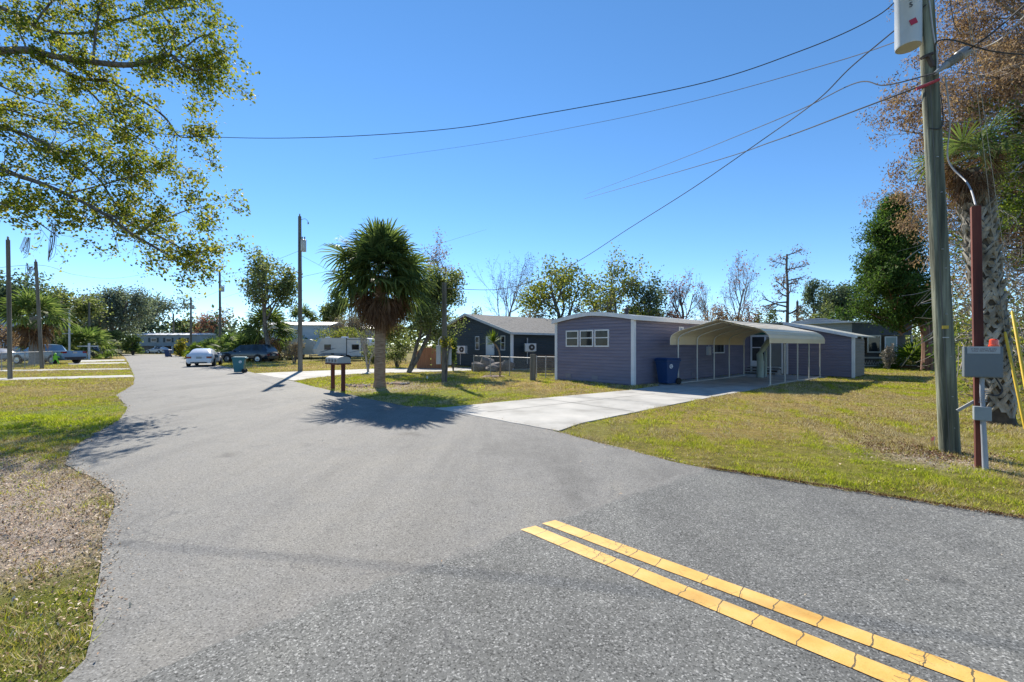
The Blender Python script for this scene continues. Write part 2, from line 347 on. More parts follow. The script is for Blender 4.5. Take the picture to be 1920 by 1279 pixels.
    nt.links.new(ag, bn.inputs['Height']); nt.links.new(bn.outputs[0], b.inputs['Normal']); nt.links.new(b.outputs[0], o.inputs[0]); return m
A_old = asphalt('old_asphalt', (.065, .064, .060), (.195, .190, .177), (.36, .352, .33), (1.10, 1.08, 1.04), .78)
A_new = asphalt('dark_asphalt', (.028, .029, .028), (.145, .146, .137), (.47, .465, .44), (1.15, 1.14, 1.12), .76, seam=True)
def sheet(name, poly, z, m, label, ragged=0, kind='structure', step=.25):
    """flat sheet with thickness; its edge wanders a little when ragged"""
    pts = []
    for i in range(len(poly)):
        a, b_ = poly[i], poly[(i+1) % len(poly)]; L = np.linalg.norm(b_-a); k = max(1, int(min(L, 60)/step)) if ragged else 1
        for t in range(k):
            q = a+(b_-a)*t/k
            if ragged and t: q = q+rng.normal(size=2)*ragged*min(1, 12/max(6, np.linalg.norm(q)))
            pts.append(q)
    n = len(pts); v = [(p[0], p[1], z) for p in pts]+[(p[0], p[1], -.03) for p in pts]
    ar = sum(pts[i][0]*pts[(i+1) % n][1]-pts[(i+1) % n][0]*pts[i][1] for i in range(n))
    f = [tuple(range(n)) if ar > 0 else tuple(range(n-1, -1, -1))]+[(i, (i+1) % n, n+(i+1) % n, n+i) for i in range(n)]
    o = MB().add(v, f).build(name, m)
    import bmesh
    bm = bmesh.new(); bm.from_mesh(o.data); bmesh.ops.triangulate(bm, faces=[q for q in bm.faces if len(q.verts) > 4]); bm.to_mesh(o.data); bm.free()
    return _tag(o, label, kind=kind)
sheet('street', street_poly, .012, A_old, 'long pale grey asphalt street running away to the left', .025)
sheet('road', main_poly, .017, A_new, 'darker newer asphalt road joining the pale street', .03, step=.09)
conc = mat('concrete', [(.27, .26, .235), (.40, .388, .355), (.48, .462, .42)], .9, scale=.9, detail=8, bump=.15, bscale=30, lo=.3, hi=.7)
conc2 = mat('joint_dark', (.12, .12, .11), .9)
sheet('driveway', drive_poly, .022, conc, 'pale concrete driveway leading into the metal carport', .008)
sheet('driveway', ndrive_poly, .02, conc, 'pale concrete driveway beyond the palm and mailboxes', .02)
for i, p in enumerate(ldrives): sheet('driveway', p, .02, conc, ['nearest', 'second', 'third', 'farthest'][i]+' pale concrete driveway strip on the left of the street', .01)
# saw-cut joints of the near driveway
for i, (a, b_) in enumerate((((6.6, 8.55), (13.6, 8.0)), ((9.6, 9.6), (9.45, 6.15)), ((13.2, 9.2), (13.15, 6.25)), ((13.8, 7.7), (27, 7.7)), ((17.0, 9.9), (17.05, 6.3)), ((21, 10), (21, 6.35)))):
    p, q = Vector(UV(*a)), Vector(UV(*b_)); d = (q-p).normalized(); s = Vector((-d.y, d.x, 0))*.010
    z = Vector((0, 0, .0265)); o = MB().add([p-s+z, q-s+z, q+s+z, p+s+z], [(0, 1, 2, 3)]).build('driveway_joint', conc2); _tag(o, 'dark cut joint across the pale driveway', kind='structure')

# yellow centre lines: each a sheet along its own x axis
m, nt, o = _nodes('yellow_paint'); b = nt.nodes.new("ShaderNodeBsdfPrincipled"); b.inputs['Roughness'].default_value = .6
tc = nt.nodes.new("ShaderNodeTexCoord"); sx = nt.nodes.new("ShaderNodeSeparateXYZ"); nt.links.new(tc.outputs['Object'], sx.inputs[0])
u_ = _math(nt, 'ADD', sx.outputs[0], _math(nt, 'MULTIPLY', _noise(nt, 7, 5, (1, 1, 1)), .075)); cb = nt.nodes.new("ShaderNodeCombineXYZ"); nt.links.new(_math(nt, 'MULTIPLY', u_, 1), cb.inputs[0])
vv = nt.nodes.new("ShaderNodeTexVoronoi"); vv.voronoi_dimensions = '1D'; vv.feature = 'DISTANCE_TO_EDGE'; vv.inputs['Scale'].default_value = 4.2; nt.links.new(u_, vv.inputs['W'])
crk = _math(nt, 'LESS_THAN', vv.outputs['Distance'], .016)
yc = _ramp(nt, [(.60, .32, .065), (.68, .40, .095), (.73, .46, .15)], _noise(nt, 5, 6), .3, .7)
v3 = nt.nodes.new("ShaderNodeTexVoronoi"); v3.feature = 'DISTANCE_TO_EDGE'; v3.inputs['Scale'].default_value = 13; nt.links.new(tc.outputs['Object'], v3.inputs['Vector'])
fine = _math(nt, 'MULTIPLY', _math(nt, 'LESS_THAN', v3.outputs['Distance'], .02), _math(nt, 'GREATER_THAN', _noise(nt, 2.2, 3), .56))
wear = _math(nt, 'LESS_THAN', _noise(nt, 60, 4, rough=.8), .36)
allc = _math(nt, 'MAXIMUM', _math(nt, 'MAXIMUM', crk, _math(nt, 'MULTIPLY', fine, .7)), _math(nt, 'MULTIPLY', wear, .5))
nt.links.new(_mix(nt, allc, yc, (.13, .10, .05)), b.inputs['Base Color']); nt.links.new(b.outputs[0], o.inputs[0])
bn = nt.nodes.new("ShaderNodeBump"); bn.inputs['Strength'].default_value = .4; bn.inputs['Distance'].default_value = .004; nt.links.new(_noise(nt, 80, 4), bn.inputs['Height']); nt.links.new(bn.outputs[0], b.inputs['Normal'])
for i, (a0, a1, b0, b1) in enumerate((((976, 997), (1001, 989), (1640, 1279), (1722, 1279)), ((1014, 985), (1040, 979), (1790, 1279), (1868, 1279)))):
    A0, A1, B0, B1 = (Vector(G(*q)) for q in (a0, a1, b0, b1)); d = ((B0+B1)/2-(A0+A1)/2); L = d.length; ang = math.atan2(d.y, d.x); w = (A1-A0).length*.5
    w = abs((A1-A0).cross(d.normalized()).z); nd = 14; L2 = 18.0; n = 120; vs = []
    for k in range(n+1):
        x = L2*k/n; vs += [(x+ (rng.normal()*.004 if k else -.012), -w/2+rng.normal()*.0022, .0215), (x+(0 if k else .03), w/2+rng.normal()*.0022, .0215)]
    ob = MB().add(vs, [(2*k, 2*k+2, 2*k+3, 2*k+1) for k in range(n)])
    me = bpy.data.meshes.new('road_marking'); me.from_pydata(ob.v, [], ob.f); me.materials.append(m); oo = bpy.data.objects.new('road_marking', me); col.objects.link(oo)
    A = (A0+A1)/2; oo.location = (A.x, A.y, 0); oo.rotation_euler = (0, 0, ang)
    _tag(oo, 'cracked yellow centre line, '+('the one nearer the bottom edge' if i == 0 else 'the farther of the pair'), kind='structure')

# ------------------------------------------------------------------ grass blades and fallen leaves (nobody could count them)
def scatter(n, poly_w, dens):
    """rejection-sampled points; dens(Q)->0..1"""
    mn, mx = poly_w; Qs = rng.uniform(mn, mx, (n, 2)); k = rng.uniform(size=n) < dens(Qs); return Qs[k]
def blades(Qs, h, w, lean=.6):
    n = len(Qs); a = rng.uniform(0, 2*np.pi, n); hh = h*rng.uniform(.5, 1.3, n)*np.clip(1+clump(Qs*1.7+3)*1.6, .25, 2); ww = w*rng.uniform(.7, 1.3, n)
    la = rng.uniform(0, 2*np.pi, n); ln = hh*rng.uniform(.1, lean*1.6, n)
    dx, dy = np.cos(a)*ww/2, np.sin(a)*ww/2
    A = np.column_stack([Qs[:, 0]-dx, Qs[:, 1]-dy, np.full(n, -.004)]); B = np.column_stack([Qs[:, 0]+dx, Qs[:, 1]+dy, np.full(n, -.004)])
    T = np.column_stack([Qs[:, 0]+np.cos(la)*ln, Qs[:, 1]+np.sin(la)*ln, hh]); return np.stack([A, B, T], 1)
def visible(Qs): return (Qs[:, 1] > 1.6) & (np.abs(Qs[:, 0]) < Qs[:, 1]*1.28+1)
_cr = np.random.default_rng(77); _ck = [(_cr.normal(size=2)*s, _cr.uniform(0, 6.28), a) for s, a in [(.5, .10)]*5+[(1.6, .10)]*7+[(5, .13)]*9+[(14, .12)]*9]
def clump(Q): return sum(a*np.sin(Q@k+ph) for k, ph, a in _ck)
packs = {'fresh': [], 'straw': [], 'tan': []}
for (mn, mx, n, h, w) in (((-30, 1.8), (30, 9), 1500000, .036, .0065), ((-34, 8), (34, 17), 1100000, .04, .012), ((-40, 16), (40, 30), 700000, .045, .022), ((-50, 28), (50, 46), 350000, .05, .035)):
    Qs = rng.uniform(mn, mx, (n, 2)); Qs = Qs[visible(Qs)]; Qs = Qs[~paved(Qs)]; Qs = Qs[rng.uniform(size=len(Qs)) < np.clip((mx[1]-Qs[:, 1])/1.5, 0, 1)*np.clip((Qs[:, 1]-mn[1])/1.5, .0 if mn[1] > 2 else 1, 1)]; s_, d_, g2 = fields(Qs)
    Qs_k = rng.uniform(size=len(Qs)) < (1-.82*s_); Qs, s_, d_, g2 = Qs[Qs_k], s_[Qs_k], d_[Qs_k], g2[Qs_k]
    big = clump(Qs)
    r = rng.uniform(size=len(Qs)); pf = .17+.45*g2-.25*d_+big*.8; pt = .36+.5*d_-.25*g2-big*.9
    f = r < pf; t = (r > 1-pt) & ~f; s = ~f & ~t; bl = blades(Qs, h, w, .9)
    packs['fresh'].append(bl[f]); packs['tan'].append(bl[t]); packs['straw'].append(bl[s])
gm1 = leafmat('grass_fresh', [(.10, .14, .010), (.28, .32, .02), (.58, .58, .06)], .35, .6)
gm2 = leafmat('grass_straw', [(.19, .17, .03), (.47, .41, .07), (.74, .64, .18)], .3, .7, 1.2)
gm3 = leafmat('grass_tan', [(.20, .13, .06), (.50, .38, .19), (.80, .70, .48)], .25, .8, 1.1)
for k, mm, lb in (('fresh', gm1, 'fresh green grass blades'), ('straw', gm2, 'yellowish grass blades'), ('tan', gm3, 'dry tan grass blades')):
    V = np.concatenate(packs[k]).reshape(-1, 3); o = npmesh('grass', V, np.arange(len(V)).reshape(-1, 3), mm); _tag(o, lb+' of the lawns', kind='stuff')
# edge blades leaning over the asphalt
lm = leafmat('litter', [(.14, .08, .05), (.33, .22, .15), (.46, .34, .24), (.56, .45, .34), (.66, .57, .47)], .15, .9, 1.0, .02)
def litter(Qs, size, zmax=.022):
    n = len(Qs); C = np.column_stack([Qs, rng.uniform(.008, zmax, n)]); V, Fc = leafcards(rng, C, size*rng.uniform(.45, 1.1, n), .42, .9, up=4.0)
    V[:, 2] = np.maximum(V[:, 2], .004); V[:, 2] = np.minimum(V[:, 2], .05); return V
Ls = []
Qs = rng.uniform((-9, 1.8), (-1.7, 8), (60000, 2)); Qs = Qs[visible(Qs) & ~paved(Qs)]; s_ = fields(Qs)[0]; Qs = Qs[rng.uniform(size=len(Qs)) < .28+.72*s_]; Ls.append(litter(Qs, .038))
Qs = rng.uniform((-12, 4), (-3, 14), (5000, 2)); Qs = Qs[visible(Qs) & ~paved(Qs)]; Ls.append(litter(Qs[:1500], .045))
Qs = rng.uniform((2, 3), (22, 22), (52000, 2)); Qs = Qs[visible(Qs) & ~paved(Qs)]; s_ = fields(Qs)[0]; Qs = Qs[rng.uniform(size=len(Qs)) < .22+.7*s_]; Ls.append(litter(Qs, .036))
Qs = rng.uniform((2, 4), (24, 22), (30000, 2)); Qs = Qs[visible(Qs) & ~paved(Qs)]; Qs = Qs[rng.uniform(size=len(Qs)) < .25+clump(Qs*.6+9)*1.5]; Ld = [litter(Qs, .04)]
for a_, b_, k_ in ((1690, 838, 900), (1740, 850, 700), (1790, 858, 500), (1640, 822, 300)): Qs = np.array(G(a_, b_)[:2])+rng.normal(size=(k_, 2))*(.35, .22); Qs = Qs[~paved(Qs)]; Ld.append(litter(Qs, .045))
t = rng.uniform(0, 1, 5000); e0, e1 = np.array(G(1325, 880)[:2]), np.array(G(2100, 1005)[:2]); q = e0+(e1-e0)*t[:, None]+rng.normal(size=(5000, 2))*.03; Ld.append(litter(q, .022)+np.array([0, 0, .018]))
Qs = np.array(G(1775, 856)[:2])+rng.normal(size=(900, 2))*(.7, .35); Qs = Qs[~paved(Qs)]; Ls.append(litter(Qs, .05))
Qs = np.array(G(712, 724)[:2])+rng.normal(size=(1500, 2))*(1.2, .8); Qs = Qs[~paved(Qs)]; Ls.append(litter(Qs, .07, .05))
# along the pavement edges: a crumbly line of leaves and dirt
for pl, wd, nn in ((gp(street_left), .07, 2600), (gp(street_right[:7]), .05, 900)):
    t = rng.uniform(0, len(pl)-1.001, nn); i = t.astype(int); fr = (t-i)[:, None]; q = pl[i]*(1-fr)+pl[i+1]*fr+rng.normal(size=(nn, 2))*wd; q = q[visible(q) & (q[:, 1] < 16)]; Ls.append(litter(q, .035))
Qs = rng.uniform((-4, 2), (6, 12), (70, 2)); Ls.append(litter(Qs, .035)+np.array([0, 0, .02]))
for pl, wd, nn in ((gp(street_left), .35, 900), (gp(street_right[:8]), .3, 350), (gp([(1325, 880), (1600, 924), (1920, 975)]), .22, 350)):
    t = rng.uniform(0, len(pl)-1.001, nn); i = t.astype(int); fr = (t-i)[:, None]; q = pl[i]*(1-fr)+pl[i+1]*fr+rng.normal(size=(nn, 2))*wd; q = q[visible(q) & (q[:, 1] < 14) & paved(q)]; Ls.append(litter(q, .018)+np.array([0, 0, .018]))
V = np.concatenate(Ld); _tag(npmesh('fallen_leaves', V, np.arange(len(V)).reshape(-1, 4), leafmat('dark_litter', [(.03, .018, .010), (.09, .045, .025), (.20, .105, .06)], .1, .9, 1.0, .02)), 'dark brown fallen leaves dotted over the right-hand lawn', kind='stuff')
V = np.concatenate(Ls); _tag(npmesh('fallen_leaves', V, np.arange(len(V)).reshape(-1, 4), lm), 'pale and brown fallen leaves scattered over lawn and soil', kind='stuff')
# ================================================================== MATERIALS FOR BUILT THINGS
white = flat('white_trim', (.72, .73, .74), .45)
lapmat = mat('purple_siding', [(.170, .155, .208), (.208, .192, .252)], .55, scale=.7, detail=4, stretch=(1, 1, 6), bump=.1, bscale=60)
navymat = mat('navy_siding', [(.024, .035, .040), (.031, .044, .050)], .6, scale=.7, stretch=(1, 1, 6))
shingle = mat('grey_shingles', [(.09, .088, .082), (.16, .155, .145), (.22, .21, .195)], .95, scale=7, detail=8, stretch=(1, 1, 1), bump=.6, bscale=25)
roofwhite = mat('white_roof', [(.62, .64, .66), (.74, .76, .78)], .4, scale=.5, bump=.05, bscale=10)
darkglass = glassmat('dark_glass', (.03, .035, .04)); galv = flat('galvanised', (.30, .31, .31), .6, .2)
beige = mat('carport_panel', [(.72, .60, .40), (.80, .68, .47)], .4, scale=.6, stretch=(1, 1, 3), bump=.05, bscale=5, spec=.5)
framemat = flat('carport_frame', (.50, .50, .47), .4, .2)
black = flat('black_plastic', (.02, .02, .022), .5); rubber = flat('tyre_rubber', (.018, .018, .018), .85)
greyp = flat('grey_plastic', (.45, .46, .46), .5); taupe = mat('taupe_siding', [(.16, .135, .115), (.20, .17, .145)], .6, scale=.6, stretch=(1, 1, 5))
polewood = mat('pole_wood', [(.075, .07, .055), (.15, .14, .115), (.23, .215, .18)], .9, scale=6, detail=8, stretch=(1, 1, .06), bump=.5, bscale=14, lo=.3, hi=.7)
greenpole = mat('green_pole_wood', [(.045, .050, .036), (.135, .142, .10), (.29, .31, .23)], .9, scale=11, detail=10, stretch=(1, 1, .045), bump=1.0, bscale=16, lo=.36, hi=.66)
redwood = mat('red_stained_post', [(.045, .014, .010), (.115, .030, .020), (.20, .065, .038)], .8, scale=7, detail=7, stretch=(1, 1, .08), bump=.5, bscale=14, lo=.3, hi=.72)

def siding(fn, zf, iv, m, parent, name='wall', lap=.145, out=.026):
    """lapped boards: every row leans out at its foot; iv(z) gives the row's ends"""
    z0, z1 = zf; mb = MB(); z = z0
    while z < z1-1e-4:
        zt = min(z+lap, z1); a, b = iv(z); a2, b2 = iv(zt)
        if b-a > .02:
            zm = z+(zt-z)*.62
            mb.add([fn(a, out, z), fn(b, out, z), fn(b, out*.85, zm), fn(a, out*.85, zm), fn(b2, .002, zt), fn(a2, .002, zt)], [(0, 1, 2, 3), (3, 2, 4, 5)])
            mb.add([fn(a, 0, z), fn(b, 0, z), fn(b, out, z), fn(a, out, z)], [(0, 1, 2, 3)])
        z = zt
    return mb.build(name, m, parent)
def window(fn, a0, a1, z0, z1, parent, bars=('h',), fr=.06, lab=None, frame=white, glass=None):
    """frame with a recessed pane; fn(a, out, z)"""
    w = MB(); o0, o1 = .004, .055
    w.fbox(fn, (a0, o0, z0), (a1, o1, z0+fr)); w.fbox(fn, (a0, o0, z1-fr), (a1, o1, z1))
    w.fbox(fn, (a0, o0, z0+fr), (a0+fr, o1-.003, z1-fr)); w.fbox(fn, (a1-fr, o0, z0+fr), (a1, o1-.003, z1-fr))
    if 'h' in bars: zc = (z0+z1)/2+.02; w.fbox(fn, (a0+fr, o0, zc-.022), (a1-fr, o1-.006, zc+.022))
    if 'v' in bars: ac = (a0+a1)/2; w.fbox(fn, (ac-.02, o0, z0+fr), (ac+.02, o1-.008, z1-fr))
    f = w.build('window', frame, parent); f['label'] = lab or 'white framed window'
    if 'label' in f and lab is None: del f['label']
    g = MB(); g.fbox(fn, (a0+fr-.005, .006, z0+fr-.005), (a1-fr+.005, .036, z1-fr+.005)); g.build('pane', glass or darkglass, f); return f

# ------------------------------------------------------------------ purple mobile home
U0, V0, V1, U1 = 15.6, 10.17, 14.6, 28.1
home = thing('mobile_home', UV(U0, V0), 'slate purple mobile home with white trim and three front windows', 'mobile home')
EAVE, RIDGE = 2.86, 3.12
def hprof(v):
    t = (v-V0)/(V1-V0); return EAVE+(RIDGE-EAVE)*(1-abs(2*t-1)**1.5)
def iv_gable(z):
    if z <= EAVE: return (V0, V1)
    s = (1-min(1, (z-EAVE)/(RIDGE-EAVE)))**(1/1.5)/2; return ((V0+V1)/2-s*(V1-V0), (V0+V1)/2+s*(V1-V0))
ff = lambda a, o, z: UV(U0-o, a, z)
fs = lambda a, o, z: UV(a, V0-o, z)
siding(ff, (.06, RIDGE), iv_gable, lapmat, home, 'front_wall')
siding(fs, (.06, EAVE), lambda z: (U0, U1+.1), lapmat, home, 'side_wall')
b = MB(); b.fbox(lambda x, y, z: UV(x, y, z), (U0+.02, V0+.02, 0), (U1+5, V1-.02, EAVE-.02)); b.build('back_wall', lapmat, home)
t = MB(); t.fbox(UV, (U0-.05, V0-.05, 0), (U0+.10, V0+.10, EAVE+.02)); t.build('corner_trim', white, home)
t = MB(); t.fbox(UV, (U0-.05, V1-.10, 0), (U0+.10, V1+.05, EAVE+.02)); t.build('corner_trim', white, home)
rf = MB(); NV = 16; vs = [V0-.16+(V1-V0+.32)*i/NV for i in range(NV+1)]
def zp(v): return hprof(min(max(v, V0), V1))-(.03 if v < V0 or v > V1 else 0)
for k in range(NV):
    a, c = vs[k], vs[k+1]
    rf.hexa([UV(U0-.12, a, zp(a)+.02), UV(U1+5.2, a, zp(a)+.02), UV(U1+5.2, c, zp(c)+.02), UV(U0-.12, c, zp(c)+.02), UV(U0-.12, a, zp(a)+.10), UV(U1+5.2, a, zp(a)+.10), UV(U1+5.2, c, zp(c)+.10), UV(U0-.12, c, zp(c)+.10)])
rf.build('roof', roofwhite, home)
fa = MB()
for k in range(NV):
    a, c = vs[k], vs[k+1]
    fa.hexa([UV(U0-.17, a, zp(a)-.06), UV(U0-.122, a, zp(a)-.06), UV(U0-.122, c, zp(c)-.06), UV(U0-.17, c, zp(c)-.06), UV(U0-.17, a, zp(a)+.115), UV(U0-.122, a, zp(a)+.115), UV(U0-.122, c, zp(c)+.115), UV(U0-.17, c, zp(c)+.115)])
fa.fbox(UV, (U0-.17, V0-.21, EAVE-.10), (U1+5, V0-.162, EAVE+.09))
fa.build('fascia', white, home)
for (a0, a1) in ((13.13, 13.92), (12.26, 13.05), (11.40, 12.19)): window(ff, a0, a1, 1.64, 2.42, home)
window(fs, 23.0, 24.4, 1.28, 1.86, home, bars=())
sg = MB(); sg.fbox(fs, (19.35, .02, 2.36), (19.80, .05, 2.60)); s1 = sg.build('house_number_plate', flat('sign_white', (.75, .78, .8)), home)
sg = MB()
for a in (19.45, 19.57): sg.fbox(fs, (a, .051, 2.42), (a+.03, .056, 2.54)); sg.fbox(fs, (a, .051, 2.51), (a+.08, .056, 2.54)); sg.fbox(fs, (a+.055, .051, 2.42), (a+.08, .056, 2.51))
sg.build('digits', flat('sign_blue', (.08, .22, .42)), s1)
v = MB(); q = UV(17.2, 11.6); v.tube([(q[0], q[1], 3.1), (q[0], q[1], 3.36)], .09, 10); v.lathe((q[0], q[1], 3.36), [(.15, 0), (.15, .06), (.02, .14)], 10); v.build('roof_vent', black, home)
lp = MB(); lp.fbox(fs, (26.35, .02, 1.95), (26.5, .12, 2.2)); lp.build('wall_lamp', black, home)
for a in (12.0, 13.6): bx = MB(); bx.fbox(ff, (a, .028, .16), (a+.34, .045, .34)); bx.build('skirting_vent', flat('vent_grey', (.20, .20, .24)), home)
for a in (17.4, 20.6): bx = MB(); bx.fbox(fs, (a, .028, .16), (a+.34, .045, .34)); bx.build('skirting_vent', flat('vent_grey', (.20, .20, .24)), home)
bx = MB(); bx.fbox(fs, (22.2, .03, 1.2), (22.5, .16, 1.65)); bx.tube([UV(22.35, V0-.1, 1.65), UV(22.35, V0-.1, 2.8)], .025, 6); bx.build('electric_meter', flat('grey_plastic', (.45, .46, .46)), home)
# meter and hose bits beside the left corner
bx = MB(); bx.fbox(ff, (14.72, -.3, 0), (14.8, -.22, .5)); bx.build('downpipe', white, home)

# ------------------------------------------------------------------ the addition that juts towards the lawn (glazed porch and shed)
add = thing('house_extension', UV(28.1, 5.13), 'low purple lean-to addition with glazed porch and taupe end wall', 'extension')
UA, VA, VP = 28.1, 5.13, 8.1
def ztop(v): return 2.18+(min(v, 8.3)-VA)*.245
fe = lambda a, o, z: UV(UA-o, a, z)
mb = MB(); z = .05
while z < ztop(VP)-.001:
    zt = z+.145; va = VA if z < 2.18 else VA+(z-2.18)/.245; va2 = VA if zt < 2.18 else VA+(zt-2.18)/.245
    if va2 < VP: mb.add([fe(va, .026, z), fe(va, 0, z), fe(VP, 0, z), fe(VP, .026, z)], [(0, 1, 2, 3)]); zm = z+.09; mb.add([fe(va, .026, z), fe(VP, .026, z), fe(VP, .022, zm), fe(va, .022, zm), fe(VP, .002, zt), fe(va2, .002, zt)], [(3, 2, 1, 0), (5, 4, 2, 3)])
    z = zt
mb.build('front_wall', lapmat, add)
siding(lambda a, o, z: UV(a, VA-o, z), (.05, 2.05), lambda z: (UA+.06, UA+2.6), taupe, add, 'shed_wall', lap=.16)
tr = MB(); tr.fbox(UV, (UA-.05, VA-.06, 0), (UA+.08, VA+.07, 2.2)); tr.build('corner_trim', white, add); tr = MB(); tr.fbox(UV, (UA-.05, VP, .04), (UA+.03, VP+.10, 2.45)); tr.build('corner_trim', white, add)
rr = MB()
for (a, c) in ((VA-.15, 8.3), (8.3, 10.1)):
    za, zc = ztop(a)+.02, ztop(c)+.02
    rr.hexa([UV(UA-.2, a, za), UV(UA+5, a, za-.02), UV(UA+5, c, zc), UV(UA-.2, c, zc), UV(UA-.2, a, za+.07), UV(UA+5, a, za+.05), UV(UA+5, c, zc+.07), UV(UA-.2, c, zc+.07)])
rr.build('roof', mat('old_roll_roof', [(.30, .30, .27), (.42, .42, .39), (.30, .33, .20)], .8, scale=1.2), add)
r2 = MB(); a, c = VA-.2, 8.3; r2.hexa([UV(UA-.26, a, ztop(a)-.05), UV(UA-.205, a, ztop(a)-.05), UV(UA-.205, c, ztop(c)-.05), UV(UA-.26, c, ztop(c)-.05), UV(UA-.26, a, ztop(a)+.11), UV(UA-.205, a, ztop(a)+.11), UV(UA-.205, c, ztop(c)+.11), UV(UA-.26, c, ztop(c)+.11)])
r2.build('fascia', white, add)
b = MB(); b.fbox(UV, (UA+.10, VA+.1, 0), (UA+2.5, VP+2.0, 2.1)); b.fbox(UV, (UA+.9, VP, 0), (UA+1, V0-.02, 2.6)); b.build('inner_wall', mat('porch_inside', [(.11, .105, .10), (.14, .135, .13)], .8), add)
gp_ = MB()
for a in (8.35, 9.25, 10.02): gp_.fbox(fe, (a, 0, .06), (a+.09, .06, 2.35))
gp_.fbox(fe, (8.44, .002, 2.22), (9.25, .05, 2.34)); gp_.fbox(fe, (9.34, .002, 2.22), (10.02, .05, 2.34)); gp_.fbox(fe, (9.34, .002, 1.55), (10.02, .05, 1.61)); gp_.fbox(fe, (9.34, .002, .42), (10.02, .04, .78)); gp_.fbox(fe, (8.44, .002, .36), (9.25, .03, .44))
fr = gp_.build('porch_frame', white, add)
pn = MB(); pn.fbox(fe, (9.34, .01, .78), (10.02, .02, 2.22)); pn.build('screen', glassmat('porch_screen', (.07, .07, .07), .4), fr)
pn = MB(); pn.fbox(fe, (8.44, .0, .44), (9.25, .01, 2.22)); pn.build('door', flat('pale_door', (.24, .24, .22)), add)
aw = MB(); aw.fbox(fe, (8.2, .1, 2.36), (10.1, .13, 2.95)); aw.build('green_panel', flat('dark_green_panel', (.015, .09, .055), .7), add)  # flat dark green panel above the porch door
st = MB()
for i in range(3): st.fbox(fe, (8.5-.1*i, .1+.28*i, .42-.15*i), (10.3+.1*i, .36+.28*i, .47-.15*i))
for a in (8.45, 10.25): st.fbox(fe, (a, .08, 0), (a+.05, .9, .12)); st.fbox(fe, (a, .08, .12), (a+.05, .6, .27))
st.build('steps', mat('step_paint', [(.34, .35, .35), (.42, .43, .43)], .6), add)

# ------------------------------------------------------------------ carport
FL, FR, BL, BR = UV(17.6, 9.25), UV(19.6, 6.3), UV(24.9, 9.25), UV(27.0, 6.3)
cp = thing('carport', FL, 'beige metal carport open at both ends over the concrete driveway', 'carport')
def cpt(a, l, z):
    f = Vector(FL).lerp(Vector(FR), a); k = Vector(BL).lerp(Vector(BR), a); p = f.lerp(k, l); return (p.x, p.y, z)
prof = [(-.03, 1.73), (-.03, 1.98), (-.018, 2.11), (.02, 2.22), (.07, 2.31), (.13, 2.39), (.24, 2.50), (.37, 2.64), (.46, 2.74), (.50, 2.77), (.54, 2.74), (.63, 2.65), (.76, 2.53), (.87, 2.44), (.93, 2.38), (.98, 2.27), (1.018, 2.13), (1.03, 1.99), (1.03, 1.80)]
rf = MB(); nl = 2
for i in range(len(prof)-1):
    (a0, z0), (a1, z1) = prof[i], prof[i+1]
    d = Vector((a1-a0, 0, (z1-z0)/3.3)); nx_, nz_ = -d.z*3.3, d.x*3.3; L = math.hypot(nx_, nz_)+1e-9; ox, oz = nx_/L*.018/3.3, nz_/L*.018
    rf.hexa([cpt(a0, -.06, z0), cpt(a1, -.06, z1), cpt(a1, 1.04, z1), cpt(a0, 1.04, z0), cpt(a0+ox, -.06, z0+oz), cpt(a1+ox, -.06, z1+oz), cpt(a1+ox, 1.04, z1+oz), cpt(a0+ox, 1.04, z0+oz)])
cr = rf.build('roof', beige, cp)
rb = MB()
for i in range(len(prof)-1):   # ribs that run the length of the panels
    (a0, z0), (a1, z1) = prof[i], prof[i+1]; rb.tube([cpt(a0, -.06, z0+.02), cpt(a0, 1.04, z0+.008)], .012, 5)
rb.build('panel_rib', beige, cr)
for i, l in enumerate((0, .24, .48, .72, .98)):
    bw = MB(); inner = [(0.0, 1.72), (0.0, 1.96), (.012, 2.08), (.04, 2.17), (.09, 2.26), (.15, 2.34), (.25, 2.44), (.38, 2.58), (.50, 2.70), (.62, 2.59), (.75, 2.47), (.86, 2.38), (.91, 2.32), (.955, 2.22), (.988, 2.10), (1.0, 1.97), (1.0, 1.72)]
    bw.tube([cpt(a, l, z) for a, z in inner], .026, 6); bw.build('bow', framemat, cp)
    for a in (0, 1): q = MB(); q.tube([cpt(a, l, 0), cpt(a, l, 1.74)], .031, 6); q.build('leg', framemat, cp)
for a in (0, 1): q = MB(); q.tube([cpt(a, -.02, .06), cpt(a, 1.0, .06)], .03, 6); q.build('base_rail', framemat, cp)
q = MB(); q.lathe(cpt(.5, -.07, 2.79), [(.05, 0), (.06, .05), (.02, .09)], 8); q.build('ridge_lamp', black, cp)

# wrapped pale green bundle leaning under the carport
p0 = Vector(P(1425, 700, 22.5)); p0.z = 0.0
bn_ = thing('wrapped_umbrella', (p0.x, p0.y, 0), 'pale green wrapped column with a slanting arm under the carport', 'umbrella')
gc = mat('pale_green_cloth', [(.30, .38, .35), (.40, .48, .44)], .8, scale=4, stretch=(1, 1, .3), bump=.4, bscale=8)
q = MB(); q.tube(bez([p0+Vector((0, 0, .03)), p0+Vector((.02, 0, .7)), p0+Vector((-.02, 0, 1.3))], 5), [.17]*5+[.16]*5+[.13], 10); q.build('column', gc, bn_, smooth=True)
q = MB(); q.tube(bez([p0+Vector((-.10, 0, 1.18)), p0+Vector((.12, 0, 1.45)), p0+Vector((.5, .05, 2.0))], 5), [.10]*5+[.13]*5+[.08], 10); q.build('arm', gc, bn_, smooth=True)
q = MB(); q.tube([p0+Vector((.33, .05, .06)), p0+Vector((.33, .05, 1.45))], .06, 8); q.build('pole', gc, bn_)

